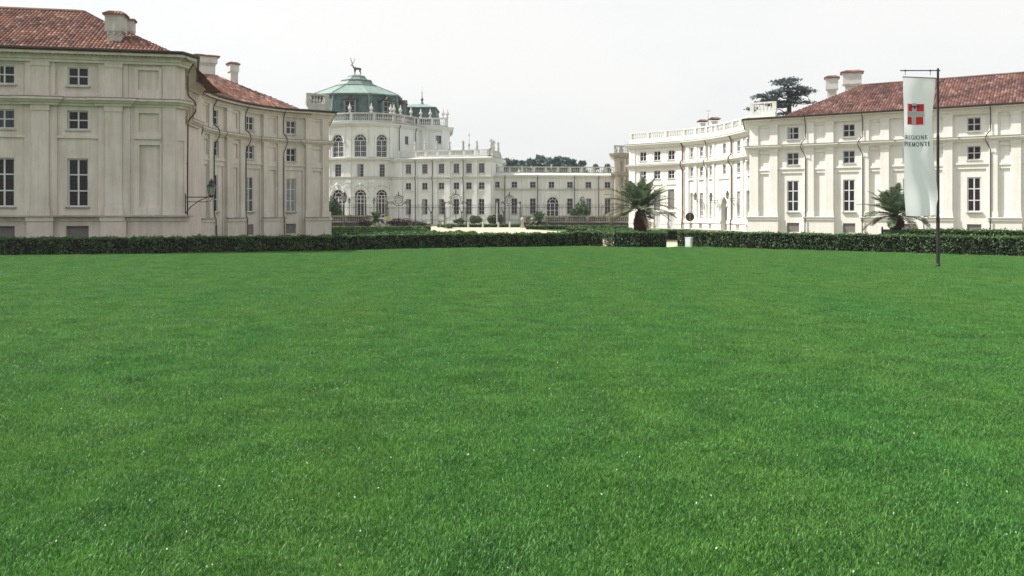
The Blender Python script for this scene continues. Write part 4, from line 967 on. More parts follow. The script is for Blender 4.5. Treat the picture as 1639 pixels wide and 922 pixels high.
def statue(pos, pose, h, label, rz=0, m='stone'):
    k = h/1.7; arm = [((.30, .1, 1.2), (.46, -.05, 1.42)), ((.28, -.1, 1.05), (.1, -.25, 1.1)), ((.3, 0, 1.1), (.34, -.1, .8)), ((.26, .05, 1.1), (.38, -.15, 1.3))]
    l = arm[pose % 4]; r = arm[(pose*2+1) % 4]
    V = [(0, 0, .95), (0, .02, 1.2), (0, 0, 1.4), (0, -.02, 1.5), (.02, -.03, 1.64), (.1, 0, .55), (-.1, .04, .55), (.14, -.06, .08), (-.08, .06, .08),
         (.19, 0, 1.38), l[0], l[1], (-.19, 0, 1.38), (-r[0][0], r[0][1], r[0][2]), (-r[1][0], r[1][1], r[1][2])]
    E_ = [(0, 1), (1, 2), (2, 3), (3, 4), (0, 5), (0, 6), (5, 7), (6, 8), (2, 9), (9, 10), (10, 11), (2, 12), (12, 13), (13, 14)]
    Rr = [.19, .16, .18, .07, .115, .15, .15, .10, .10, .09, .06, .045, .09, .06, .045]
    V = [tuple(c*k for c in v) for v in V]; Rr = [r_*k for r_ in Rr]
    me = skin('statue_body', V, E_, Rr, m, sub=1); root = thing('roof_statue', pos, label, 'statue', 'statues on the middle wing roof'); Rr = [r_*1.35 for r_ in Rr]
    bz = .22*k; o = place('figure', me, np.array((pos[0], pos[1], pos[2]+bz)), root); o.rotation_euler.z = rz
    mb = MB(); mb.box(pos, (.5*k, .5*k, bz)); mb.lathe((pos[0], pos[1], pos[2]+bz), [(.30*k, 0), (.24*k, .3*k), (.27*k, .5*k), (.12*k, .95*k)], 8); mb.build('drapery', m, root); return root
ll = ['leftmost on the middle wing roof', 'second from the left on the middle wing roof', 'third from the left, under the square hall window', 'fourth from the left, at the right corner of the hall',
      'fifth from the left, beside the low grey roof lantern', 'sixth from the left, against open sky', 'on the front corner post, the largest on the middle wing']
for i, q in enumerate(mwposts): statue((q[0], q[1], MWt), i, 1.5 if i < 6 else 1.8, 'pale stone statue '+ll[i], rz=i*.9)
for i, q in enumerate(ps_side): statue((q[0], q[1], MWt), i+2, 1.7, ('greyer stone statue on the receding side balustrade, next behind the corner statue', 'slim grey stone statue, rightmost on the middle wing roof')[i], rz=i, m='stone')

# ================================================================ TREES BEHIND
def broad_tree(x, D, ytop, wpx, label, seed, m='tree', leaves=5200, group='trees beyond the low wing'):
    rs = np.random.RandomState(seed); h = EYE+(HY-ytop)*D/F; wr = wpx*D/F/2; X0 = (x-CX)*D/F
    root = thing('broadleaf_tree', (X0, D, 0), label, 'tree', group); mb = MB()
    mb.tube([(X0, D, 0), (X0+.2, D, h*.3), (X0, D, h*.6), (X0, D, h*.85)], [.5, .4, .25, .08], 8); C = []
    nc = 46
    for i in range(nc):
        a = rs.rand()*2*pi; t = rs.rand(); zc = h*(.36+.60*t); rr = wr*(1-.75*max(0, t-.35)/.65)*(.35+.6*rs.rand()**.5)
        c = np.array((X0+cos(a)*rr, D+sin(a)*rr, min(zc, h*.97-wr*.25))); s = wr*(.17+.17*rs.rand())
        if i % 3 == 0: mb.tube([(X0, D, h*(.25+.4*t)), tuple(c)], [.16, .05], 5)
        k = leaves//nc; g = rs.normal(size=(k, 3)); g /= np.linalg.norm(g, axis=1)[:, None]; g *= ((rs.rand(k)**.5)*(1+.35*(rs.rand(k) > .9)))[:, None]*s; g[:, 2] *= .8; C.append(c+g)
    mb.build('trunk', 'bark', root)
    quads_np('crown', leaf_quads(np.concatenate(C), .5), m, root)
tl = [(798, 262, 252, 26), (812, 262, 250.5, 26), (826, 266, 255, 20), (838, 260, 256, 22), (851, 258, 253.5, 22), (866, 262, 248, 24), (880, 258, 252, 22), (893, 262, 248.5, 24), (906, 260, 251, 20), (917, 262, 254, 18), (932, 264, 257, 16), (954, 270, 262.5, 12), (972, 270, 262, 14)]
tn = ['partly hidden by the middle wing, leftmost of the distant row', 'second in the distant row, tall and rounded', 'third in the distant row, slightly lower', 'fourth in the distant row, low between taller crowns', 'fifth in the distant row, above the second downpipe',
      'sixth in the distant row, among the highest crowns', 'seventh in the distant row, in the saddle between high crowns', 'eighth in the distant row, highest right of the arched doorway', 'ninth in the distant row, just right of the highest crown', 'tenth in the distant row, before the gap of sky',
      'small, standing apart right of the gap', 'with only its tip above the low wing balustrade', 'with only its tip showing beside the tan block']
for i, ((x, D, y, w_), n_) in enumerate(zip(tl, tn)): broad_tree(x, D, y-2.5, w_*1.6, 'blue-green broadleaf tree '+n_, 40+i)

def cedar():
    D = 128; s = D/F; P = lambda x, y, d=0: np.array(((x-CX)*s, D+d, EYE+(HY-y)*s)); rs = np.random.RandomState(3)
    b = P(1263, 337); root = thing('cedar_tree', (b[0], D, 0), 'dark blue-green cedar with flat layered branches rising behind the tiled roof', 'tree')
    mb = MB(); mb.tube([(b[0], D, 0), (b[0]+.1, D, 10), tuple(P(1263, 160)), tuple(P(1261, 135)), tuple(P(1264, 123))], [.6, .5, .32, .18, .05], 8)
    pads = []
    for x0, x1, y0, y1, d, n in ((1240, 1258, 128, 134, 0, 4), (1252, 1274, 121, 131, 1, 5), (1247, 1270, 132, 142, -1, 5), (1250, 1266, 140, 152, 0, 4), (1272, 1299, 137, 146, 0, 7), (1272, 1290, 144, 156, 1, 5), (1208, 1236, 150, 163, 0, 8), (1228, 1252, 146, 158, -1, 7), (1240, 1268, 155, 168, 1, 7), (1264, 1288, 156, 170, 0, 6), (1212, 1240, 160, 172, 1, 6), (1235, 1262, 168, 182, 0, 6)):
        xm, ym = (x0+x1)/2, (y0+y1)/2
        for k in range(max(2, int(n*.6))):
            t = (k+.5)/max(2, int(n*.6)); c = P(x0+(x1-x0)*t, y0+(y1-y0)*rs.rand(), d+rs.normal()*1.2); pads.append(c)
        st = P(1263, min(190, ym+5)); mb.tube([tuple(st), tuple((st+P(xm, ym, d))/2+np.array((0, 0, -.3))), tuple(P(xm, ym, d))], [.16, .12, .05], 6)
        far = P(x0 if xm < 1263 else x1, ym, d); mb.tube([tuple(P(xm, ym, d)), tuple(far)], [.07, .02], 5)
    C = []
    for c in pads:
        k = 130; g = rs.normal(size=(k, 3))*np.array((.66, .66, .13)); g[:, 2] -= .06*(g[:, 0]**2+g[:, 1]**2); C.append(c+g*.85)
    mb.build('trunk', 'bark', root); quads_np('crown', leaf_quads(np.concatenate(C), .24, flat=.55, stretch=2), 'cedar', root)
cedar()

# ================================================================ PALMS
def frond(L, V, base, az, el, ln, droop, rs, lw=.045, npair=42, ll=.5):
    """rachis as thin quads and paired leaflets; appended to L"""
    P = []; d = np.array((cos(az)*cos(el), sin(az)*cos(el), sin(el))); p_ = np.array(base, float); step = ln/12
    for k in range(13):
        P.append(p_.copy()); p_ = p_+d*step; d = d+np.array((0, 0, -droop*(.35+k/8)*.085)); d /= np.linalg.norm(d)
    P = np.array(P); side = np.array((-sin(az), cos(az), 0)); side = side*.97+np.array((0, 0, .1))
    for a, b, k in zip(P, P[1:], range(12)):
        w_ = side*(.035*(1-k/14)); V.append([a-w_, a+w_, b+w_, b-w_])
    for k in range(npair):
        t = (.12+.88*k/npair); i = min(11, int(t*12)); f = t*12-i; c = P[i]+(P[i+1]-P[i])*f; tg = P[i+1]-P[i]; tg /= np.linalg.norm(tg); up = np.cross(tg, side); up *= -1 if up[2] < 0 else 1
        l = ll*(sin(pi*(t*.86+.12))**.6)*(.85+.3*rs.rand())
        for s_ in (-1, 1):
            dd = side*s_*.82+tg*.62+up*(.32+.2*rs.rand()); dd /= np.linalg.norm(dd); e = c+dd*l+np.array((0, 0, -.22*l*(1+rs.rand()))); m_ = (c+e)/2+np.array((0, 0, .05*l)); w_ = np.cross(dd, up); w_ = w_/(np.linalg.norm(w_)+1e-9)*lw/2
            L.append([c-w_*.6, c+w_*.6, m_+w_, m_-w_]); L.append([m_-w_, m_+w_, e+w_*.15, e-w_*.15])
def palm(x, D, label, trunk, nf, ln, seed, name='date_palm', elr=(-.35, 1.35), ll=.5, base_z=0.0, group=None, lw=.05, xd=None):
    rs = np.random.RandomState(seed); X0 = (x-CX)*D/F if xd is None else xd; root = thing(name, (X0, D, base_z), label, 'palm', group); mb = MB()
    n = 18; h = trunk[-1][1]
    mb.lathe((X0, D, base_z), trunk, 18)
    for i in range(int(h*75)):   # cut frond stubs
        z = h*rs.rand(); a = rs.rand()*2*pi; r = np.interp(z, [t[1] for t in trunk], [t[0] for t in trunk]); s_ = .07
        c = np.array((X0+cos(a)*r*.96, D+sin(a)*r*.96, base_z+z)); o_ = np.array((cos(a), sin(a), .9))*.12; tt = np.array((-sin(a), cos(a), 0))*s_
        mb.face([mb.vert(c-tt), mb.vert(c+tt), mb.vert(c+tt*.5+o_), mb.vert(c-tt*.5+o_)]); mb.face([mb.vert(c-tt+o_*.1-np.array((0, 0, .07))), mb.vert(c+tt+o_*.1-np.array((0, 0, .07))), mb.vert(c+tt*.5+o_), mb.vert(c-tt*.5+o_)])
    mb.build('trunk', 'palm_bark', root); L = []; V = []
    for i in range(nf):
        t = i/(nf-1); el = elr[0]+(elr[1]-elr[0])*t**.9+rs.normal()*.07; az = i*2.39996+rs.normal()*.12
        r = .12; b = (X0+cos(az)*r, D+sin(az)*r, base_z+h-.05+.1*t); dr = .95-.45*t
        frond(L, V, b, az, el, ln*(.82+.25*rs.rand())*(1 if t < .75 else .85), dr, rs, ll=ll, lw=lw)
    nd = int(len(L)*.10); A = np.array(L+V); mi = np.zeros(len(A)); mi[:nd] = 1
    quads_np('crown', A, ['palm', 'palm_dry'], root, matidx=mi); return root
palm(1025, 74, 'large date palm with a pineapple-shaped trunk in front of the sunlit white wing', [(.36, 0), (.42, .4), (.56, .9), (.60, 1.4), (.52, 1.9), (.34, 2.3), (.24, 2.65)], 58, 3.25, 5, ll=.66, elr=(-.12, 1.25), lw=.075)
palm(1434, 66, 'date palm with a round stump-like base in a green planter, beside the banner', [(.30, 0), (.52, .25), (.6, .55), (.52, .9), (.3, 1.2)], 50, 2.9, 8, base_z=.95, ll=.58, elr=(-.15, 1.2), lw=.065)
c = pd(1434, 66); B = thing('planter_box', (c[0], c[1], 0), 'square green wooden planter box under the palm beside the banner', 'planter'); mb = MB()
for i in range(5): mb.box((c[0], c[1], .08+i*.18), (1.42, 1.42, .165))
mb.build('planks', 'planter', B); mb = MB()
for sx in (-1, 1):
    for sy in (-1, 1): mb.box((c[0]+sx*.74, c[1]+sy*.74, 0), (.11, .11, 1.12)); mb.lathe((c[0]+sx*.74, c[1]+sy*.74, 1.12), [(.03, 0), (.07, .05), (.05, .1), (.0, .13)], 8)
mb.build('corner_post', 'planter', B); mb = MB(); mb.box((c[0], c[1], .975), (1.5, 1.5, .05)); mb.build('rim', 'planter', B)

palm(603, 121, 'small palm in a white tub near the yellow board, before the arched doors', [(.2, 0), (.28, .3), (.22, .6)], 26, 1.5, 12, base_z=.62, ll=.45, lw=.07, name='potted_palm')
palm(862, 119, 'small spiky palm before the low wing, left of its arched doorway', [(.22, 0), (.3, .3), (.24, .9)], 30, 1.7, 13, base_z=.2, ll=.45, lw=.07, name='potted_palm')
def tub(x, D, label, w_=1.0, h=.62, m='white'):
    c = pd(x, D); mb = MB(); mb.box((c[0], c[1], 0), (w_*.92, w_*.92, h-.12)); mb.box((c[0], c[1], h-.119), (w_, w_, .11)); o = mb.build('plant_tub', m); tag(o, label, 'planter'); return o
tub(603, 121, 'white square tub holding the small palm near the yellow board', 1.15, .66, 'stone_w')

# ================================================================ SHRUBS, HEDGES
def bush(x, D, ytop, ybot, wpx, label, seed, m='bush', name='round_shrub', leaves=2600, size=.16, shape=1.0):
    rs = np.random.RandomState(seed); s = D/F; X0 = (x-CX)*s; zt = EYE+(HY-ytop)*s; zb = max(0, EYE+(HY-ybot)*s); h = zt-zb; r = wpx*s/2
    root = thing(name, (X0, D, zb), label, 'shrub'); mb = MB(); mb.tube([(X0, D, zb), (X0, D, zb+h*.5)], [.08, .05], 6)
    for k in range(5): a = k*1.26; mb.tube([(X0, D, zb+.1), (X0+cos(a)*r*.5, D+sin(a)*r*.5, zb+h*.6)], [.05, .02], 5)
    mb.build('stem', 'bark', root); g = rs.normal(size=(leaves, 3)); g /= np.linalg.norm(g, axis=1)[:, None]; g *= (rs.rand(leaves)**.3)[:, None]
    lump = 1+.18*np.sin(g[:, 0]*5+seed)+.14*np.cos(g[:, 2]*6+g[:, 1]*4)
    g = g*lump[:, None]*np.array((r, r, h/2)); quads_np('foliage', leaf_quads(g+np.array((X0, D, zb+h*.52)), size), m, root)
bush(930.5, 128, 321, 362, 26, 'rounded leafy shrub standing above the stone balustrade, right of the arched doorway', 1, leaves=3000)
bush(918, 128, 335, 362, 14, 'low leafy shrub on the balustrade, immediately left of the taller rounded shrub', 2, leaves=1200)
bush(534, 129, 318, 362, 22, 'dark tall shrub in front of the leftmost arched door', 3, leaves=3800)
bush(760.5, 136, 346, 357.5, 19, 'clipped round green shrub behind the fence, between the second and third gate', 4)
bush(788, 137, 345, 358, 14, 'dark clipped shrub behind the fence, left half of a pair by the third gate', 5)
bush(799, 137, 344.5, 358, 14, 'dark clipped shrub behind the fence, right half of a pair by the third gate', 6)
bush(736, 136, 350, 359, 16, 'low spreading green shrub behind the fence, under the second gate crest', 7, leaves=1600)
bush(668, 118, 356, 363, 34, 'flat dark reddish shrub bed beside the stair railing', 8, m='ivy', leaves=3000)
bush(640, 119, 351.5, 363, 44, 'dark reddish mounded shrub under the first gate, right of the yellow board', 9, m='ivy', leaves=5000)
bush(582, 119, 352, 362.5, 22, 'small dark reddish shrub left of the white tub', 10, m='ivy', leaves=1800)
bush(718, 118, 359, 364.5, 30, 'low clipped green border left of centre, behind the gravel court', 14, leaves=1500)

def hedge(pts, wd, h, label, name='clipped_hedge', dens=520, seed=0, size=.068, m='hedge', group=None, z0=0, rough=.07, topm='hedge_top', sparse=None):
    rs = np.random.RandomState(seed); q = Path(pts, smooth=1.0) if len(pts) > 2 else Path(pts); root = thing(name, (q.P(q.L/2)[0], q.P(q.L/2)[1], z0), label, 'hedge', group)
    core = MB(); L = []; n = max(2, int(q.L/.5))
    for k in range(n+1):
        u = q.L*k/n*.99999; c = q.P(u); o_ = q.O(u); j = rs.normal(size=4)*.02; k_ = .07
        L.append([core.vert((*(c-o_*(w_)), z)) for w_, z in ((k_+j[0], z0), (k_+.02+j[1], z0+h-.09+j[2]), (wd-k_, z0+h-.09+j[3]), (wd-k_, z0))])
    for a, b in zip(L, L[1:]):
        for i in range(3): core.face([a[i], b[i], b[i+1], a[i+1]])
    core.face(L[0]); core.face(L[-1][::-1])
    if dens != 114: core.build('branches', 'hedge_core', root)
    else:
        tw = MB()
        for k in range(26):
            q0 = q.P(q.L*rs.rand()*.999)-q.O(0)*wd*rs.rand(); tw.tube([(q0[0], q0[1], z0), (q0[0]+rs.normal()*.08, q0[1]+rs.normal()*.08, z0+h*.5), (q0[0]+rs.normal()*.2, q0[1]+rs.normal()*.15, z0+h*.95)], [.018, .014, .006], 4)
        tw.build('branches', 'bark', root)
    def wob(u, v): return rough*(np.sin(u*2.3+v*3+seed)+np.sin(u*5.1-v*2.0)+.7*np.sin(u*11.7+v*5))/2
    C = []; MI = []; us_all = np.array(q.U)
    def add(nn, face):
        u = rs.rand(nn)*q.L; v = rs.rand(nn)
        if sparse is not None:
            keep = rs.rand(nn) < sparse(u/q.L); u, v = u[keep], v[keep]; nn = len(u)
        c = np.array([q.P(x) for x in u]); o_ = np.array([q.O(x) for x in u]); dp = wob(u, v)
        ins = rs.rand(nn)**2*.10
        if face == 'front': xy = c-o_*(ins-dp)[:, None]; z = z0+v*h
        elif face == 'back': xy = c-o_*(wd-ins+dp)[:, None]; z = z0+v*h
        else: xy = c-o_*(v*wd)[:, None]; z = z0+h-ins+dp*.8+ (rs.rand(nn) > .9)*rs.rand(nn)**2*.13
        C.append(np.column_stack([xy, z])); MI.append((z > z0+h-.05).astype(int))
    dens_ = 300 if dens == 114 else dens
    dens = dens_
    add(int(q.L*h*dens), 'front'); add(int(q.L*h*dens*.35), 'back'); add(int(q.L*wd*dens), 'top')
    for u_, sg in ((0, -1), (q.L-1e-3, 1)):
        nn = int(wd*h*dens); c = q.P(u_); o_ = q.O(u_); t = q.T(u_); v = rs.rand(nn, 2); C.append(np.column_stack([c+t*sg*(-.02-rs.rand(nn)[:, None]*.06)-o_*(v[:, :1]*wd), z0+v[:, 1]*h])); MI.append((v[:, 1] > .95).astype(int))
    C = np.concatenate(C); MI = np.concatenate(MI); quads_np('foliage', leaf_quads(C, size, stretch=1.7), [m, topm], root, matidx=MI); return root
hedge([pd(684, 76), pd(720, 75.5), pd(764, 76)], .9, .6, 'low irregular green border behind the long dark hedge, at the gravel edge', seed=50, dens=200, size=.09, m='hedge_top', rough=.14)
hedge(HEDGE_L, .85, .93, 'long dark box hedge with its shaded side to the lawn, running left to the centre', seed=1)
hedge([pd(917, 59.9), pd(962, 59.4)], .85, 1.0, 'short leafy box hedge piece left of the bare patch', seed=2)
hedge([pd(963, 59.2), pd(981, 58.2)], .7, .96, 'thin half-bare hedge piece with gravel showing through', seed=3, dens=114)
hedge([pd(982, 58.0), pd(1020, 57.4), pd(1067, 57.3)], .9, 1.03, 'dense box hedge piece in front of the large palm', seed=4)
hedge([pd(1083.5, 59.6), pd(1104, 58.9)], .9, 1.02, 'short box hedge piece behind the white cabinet, right of the gravel gap', seed=5)
hedge(HEDGE_R, .95, 1.03, 'long sunlit box hedge running right towards the banner pole', seed=6)
hedge([pd(1450, 54.5), pd(1530, 52), pd(1700, 48.5)], .9, 1.3, 'taller second hedge row behind the banner', seed=7)
ph = [((530, 77), (600, 76), (700, 79), .5, 'low parterre hedge nearest the long dark hedge, left of the gravel'), ((532, 85), (640, 84), (690, 86), .5, 'low parterre hedge, second row back left of the gravel'),
      ((530, 93), (600, 93), (684, 95), .5, 'low parterre hedge, third row back left of the gravel'), ((529, 104), (600, 104), (690, 108), .5, 'low parterre hedge, farthest row left of the gravel under the white tub'),
      ((952, 78), (1000, 77), (1078, 77), .52, 'low parterre hedge right behind the bare hedge patch'), ((938, 86), (1000, 85), (1082, 85), .52, 'low parterre hedge at the foot of the large palm'),
      ((905, 98), (950, 96), (1010, 95), .5, 'low parterre hedge behind the palm, sweeping right of the gravel'), ((842, 112), (920, 111), (1004, 110), .5, 'low parterre hedge along the foot of the stone balustrade'),
      ((1068, 74), (1092, 73), (1120, 72.5), .75, 'low green hedge behind the round sign post'), ((700, 126), (760, 126), (838, 126), .45, 'thin low hedge strip at the foot of the iron fence')]
for i, (a, b, c, h, l) in enumerate(ph): hedge([pd(*a), pd(*b), pd(*c)], 1.3 if i != 9 else .8, h, l, name='parterre_hedge', seed=20+i, dens=150, size=.11, group='low parterre hedges')
mb = MB()
def lawn_patch(name, P, m='hedge_top'):
    mb = MB(); mb.face([mb.vert((*pd(*v), .004)) for v in P]); tag(mb.build(name, 'lawn'), kind='structure')
lawn_patch('parterre_lawn', ((528, 68), (690, 72), (684, 112), (528, 112)))
lawn_patch('parterre_lawn', ((985, 66), (1062, 68), (1090, 90), (1004, 112), (842, 115), (906, 100), (948, 86)))

# ================================================================ STONE BALUSTRADES, FENCE, GATES
def garden_balustrade(x0, x1, D0, D1, label):
    q = Path([pd(x0, D0), pd(x1, D1)]); c = q.P(q.L/2); root = thing('garden_balustrade', (c[0], c[1], 0), label, 'balustrade'); mb = MB()
    sweep(mb, q, (0, q.L), [(-.35, 0), (.12, 0), (.12, .72), (-.35, .72)]); mb.build('base_wall', 'base_dark', root)
    balustrade(root, q, [(0, -.1), (q.L, -.1)], .721, 1.02, 'ledge', post=3.0, n=7, bal=.27)
garden_balustrade(512, 592, 127, 127, 'old stone balustrade at the foot of the domed hall, left of the white tub')
garden_balustrade(838, 1009, 126, 126, 'long weathered stone balustrade in front of the low wing')
def iron_panel(x0, x1, label, D=131, h=3.46):
    q = Path([pd(x0, D), pd(x1, D)]); c = q.P(q.L/2); root = thing('iron_fence', (c[0], c[1], 0), label, 'fence', 'iron fence between the gates'); mb = MB(); n = int(q.L/.22)
    for i in range(n+1):
        u = q.L*i/n*.9999; a = q.P(u); big = i % 8 == 0; mb.tube([(a[0], a[1], .05), (a[0], a[1], h-(0 if big else .25))], .014 if not big else .026, 4); mb.lathe((a[0], a[1], h-(0 if big else .25)), [(.01, 0), (.04, .1), (.0, .3)], 4)
    for z in (.25, 1.05, h-.45): mb.tube([(*q.P(0), z), (*q.P(q.L*.9999), z)], .028, 4)
    mb.build('bars', 'iron_t', root); mb = MB()
    for i in range(0, n, 4):
        u = q.L*(i+.5)/n; a = q.P(u); K = 10; mb.tube([(a[0]+.13*cos(2*pi*k/K), a[1], h-.62+.13*sin(2*pi*k/K)) for k in range(K+1)], .016, 4)
    mb.build('ring_ornament', 'iron_t', root)
    return root
hedge([pd(514, 130), pd(592, 130)], .8, 1.7, 'dark border planting behind the balustrade below the domed hall', name='border_hedge', seed=40, dens=120, size=.12, m='ivy', topm='bush')
hedge([pd(842, 129), pd(1005, 129)], .8, 1.45, 'dark border planting behind the long balustrade of the low wing', name='border_hedge', seed=41, dens=120, size=.12, m='ivy', topm='bush')
iron_panel(528, 619, 'stretch of weathered iron fence in front of the arched doors'); iron_panel(656, 711, 'stretch of weathered iron fence between the first and second gate')
iron_panel(747, 796, 'stretch of weathered iron fence between the second and third gate'); iron_panel(834, 1008, 'longest stretch of iron fence, behind the stone balustrade')
def gate(xc, label, crest, D=131, hw=1.7):
    X0 = (xc-CX)*D/F; root = thing('iron_gate', (X0, D, 0), label, 'gate', 'ornate iron gates'); 
    for s_ in (-1, 1):
        mb = MB(); mb.box((X0+s_*hw, D, 0), (.10, .10, 3.5)); mb.lathe((X0+s_*hw, D, 3.5), [(.14, 0), (.05, .1), (.12, .25), (0, .5)], 8)
        for t in (-.25, .25): mb.tube([(X0+s_*hw+t, D, .05), (X0+s_*hw+t*.6, D, 2.6), (X0+s_*hw, D, 3.1)], .03, 4)
        mb.build('gate_post', 'iron_t', root)
        mb = MB()
        for i in range(8): x = X0+s_*(.12+(hw-.25)*i/7); t = abs(x-X0)/hw; mb.tube([(x, D, .08), (x, D, 3.0+.35*(1-t))], .018, 4)
        for z in (.1, 1.05, 2.9): mb.tube([(X0+s_*.06, D, z), (X0+s_*(hw-.1), D, z)], .03, 4)
        mb.build('gate_leaf', 'iron_t', root)
    mb = MB(); sc = crest
    def scroll(cx, cz, r, a0, turns, sg, th=.03):
        P_ = []; n = int(18*turns)
        for k in range(n+1): t = k/n; a = a0+sg*2*pi*turns*t; rr = r*(1-.8*t); P_.append((cx+rr*cos(a), D, cz+rr*sin(a)))
        mb.tube(P_, th, 5)
    K = 24; zc = 4.0*1+.15; rr = .52*sc
    mb.tube([(X0+rr*cos(2*pi*k/K), D, zc+rr*1.15*sin(2*pi*k/K)) for k in range(K+1)], .045, 5)
    mb.tube([(X0+rr*.6*cos(2*pi*k/K), D, zc+rr*.7*sin(2*pi*k/K)) for k in range(K+1)], .03, 5)
    for s_ in (-1, 1):
        mb.tube([(X0+s_*hw, D, 3.4), (X0+s_*hw*.9, D, 3.75), (X0+s_*hw*.62, D, 3.85), (X0+s_*hw*.42, D, 3.45), (X0+s_*hw*.2, D, 3.3), (X0, D, 3.35)], .05, 5)
        scroll(X0+s_*.62*sc, 3.75, .3, 0 if s_ > 0 else pi, 1.4, s_); scroll(X0+s_*.55*sc, 4.5, .26, -pi/2, 1.3, s_); scroll(X0+s_*.3*sc, zc+.62*sc, .2, 0, 1.2, -s_); scroll(X0+s_*1.15, 3.6, .2, pi/2, 1.2, s_)
        for k in range(4): mb.tube([(X0, D, zc+.2*k-.2), (X0+s_*(.35-.05*k), D, zc+.2*k)], .025, 4)
    mb.lathe((X0, D, zc+rr*1.1), [(.05, 0), (.14, .12), (.05, .3), (.1, .42), (.0, .75*sc)], 8); mb.tube([(X0, D, 1.0), (X0, D, 3.3)], .04, 5); mb.build('crest', 'iron', root)
gate(638, 'ornate iron gate with a rounded scroll crest, nearest the domed hall', 1.05)
gate(729.5, 'ornate iron gate with the tallest leafy crest, in front of the middle wing', 1.35)
gate(815, 'ornate iron gate with a heart-shaped crest, in front of the low wing', 1.0)
# lyre-shaped iron ornaments on the fence
for xx, ll_ in ((690, 'dark forked iron lamp stand on the fence left of the second gate'), (739, 'dark forked iron stand behind the second gate'), (806, 'dark forked iron stand beside the third gate')):
    X0 = (xx-CX)*130.5/F; mb = MB(); mb.tube([(X0, 130.5, 0), (X0, 130.5, 2.4)], [.07, .05], 8)
    for s_ in (-1, 1): mb.tube([(X0, 130.5, 1.9), (X0+s_*.2, 130.5, 2.5), (X0+s_*.36, 130.5, 2.9), (X0+s_*.26, 130.5, 3.15)], [.05, .045, .04, .02], 6)
    for k in range(3): mb.lathe((X0, 130.5, .4+.6*k), [(.07, 0), (.12, .08), (.07, .16)], 8)
    tag(mb.build('iron_stand', 'iron'), ll_, 'iron stand')
# white mast
c = pd(795.5, 128); mb = MB(); mb.lathe((c[0], c[1], 0), [(.12, 0), (.07, .2), (.05, .3), (.045, 3.6), (.0, 3.65)], 8); tag(mb.build('white_mast', 'white'), 'thin white mast standing at the gravel edge before the third gate', 'mast')
c = pd(600, 121)
# low railing of the stairs
X0, X1 = pd(646, 122)[0], pd(686, 120)[0]; mb = MB()
P_ = [(X0, 122, 1.45), (X0+1.0, 121.7, 1.25), (X0+2.2, 121, .95), (X1, 120, .55)]; mb.tube(P_, .05, 5)
for k in range(14):
    t = k/13; i = min(2, int(t*3)); f = t*3-i; a = np.array(P_[i])*(1-f)+np.array(P_[min(i+1, 3)])*f; mb.tube([(a[0], a[1], 0), tuple(a)], .022, 4)
tag(mb.build('stair_railing', 'iron_t'), 'low sloping iron railing beside the reddish shrub bed', 'railing')
for i, (x, l) in enumerate(((686, 'short stone bollard at the left end of the gravel edge'), (708.5, 'short stone bollard below the gap left of the second gate'), (749.5, 'short stone bollard just right of the second gate'), (773, 'short stone bollard midway between the second and third gate'), (797.8, 'short stone bollard at the foot of the white mast'), (816, 'short stone bollard below the third gate'))):
    c = pd(x, 124); mb = MB(); mb.lathe((c[0], c[1], 0), [(.16, 0), (.13, .1), (.12, .6), (.15, .66), (.12, .75), (.0, .82)], 10); tag(mb.build('stone_bollard', 'stone'), l, 'bollard', 'bollards along the gravel edge')
for x, l in ((836, 'stone pier with a white plinth, at the left end of the long garden balustrade'), (852, 'white stone plinth beside the small spiky palm')):
    c = pd(x, 122); mb = MB(); mb.box((c[0], c[1], 0), (.6, .6, .3)); mb.box((c[0], c[1], .3), (.45, .45, .75)); mb.box((c[0], c[1], 1.05), (.58, .58, .12)); mb.lathe((c[0], c[1], 1.17), [(.2, 0), (.24, .15), (.1, .35)], 8); tag(mb.build('stone_plinth', 'stone'), l, 'plinth')

# yellow board
c = pd(621.5, 117); B = thing('notice_board', (c[0], c[1], 0), 'small pale yellow notice board on posts in front of the reddish shrubs', 'sign'); mb = MB()
z0, z1 = EYE+(HY-353)*117/F, EYE+(HY-346.6)*117/F; mb.box((c[0], c[1], z0), (.78, .05, z1-z0)); mb.build('board', 'yellow', B); mb = MB(); mb.tube([(c[0]-.25, c[1]+.05, 0), (c[0]-.25, c[1]+.05, z1-.05)], .03, 6); mb.tube([(c[0]+.25, c[1]+.05, 0), (c[0]+.25, c[1]+.05, z1-.05)], .03, 6); mb.build('posts', 'iron_t', B)
mb = MB()
for k in range(3): mb.box((c[0], c[1]-.027, z0+.12+.13*k), (.5-.1*(k == 1), .004, .035))
mb.build('lettering', 'earth', B)
# round sign seen from behind
D = 66; c = pd(1104.3, D); B = thing('road_sign', (c[0], D, 0), 'round dark sign seen from behind, on a thin post behind the white cabinet', 'sign'); zc = EYE+(HY-347.3)*D/F
mb = MB(); K = 28; r = .34; f = [mb.vert((c[0]+r*cos(2*pi*k/K), D, zc+r*sin(2*pi*k/K))) for k in range(K)]; g_ = [mb.vert((c[0]+r*cos(2*pi*k/K), D+.03, zc+r*sin(2*pi*k/K))) for k in range(K)]
for k in range(K): mb.face([f[k], f[(k+1) % K], g_[(k+1) % K], g_[k]])
mb.face(f[::-1]); mb.face(g_); mb.box((c[0], D-.015, zc-.14), (.3, .02, .03)); mb.box((c[0], D-.015, zc+.12), (.3, .02, .03)); mb.build('disc', 'gutter', B)
mb = MB(); mb.lathe((c[0], D-.05, 0), [(.03, 0), (.03, zc+.36), (.0, zc+.37)], 8); mb.build('post', 'shutter', B)
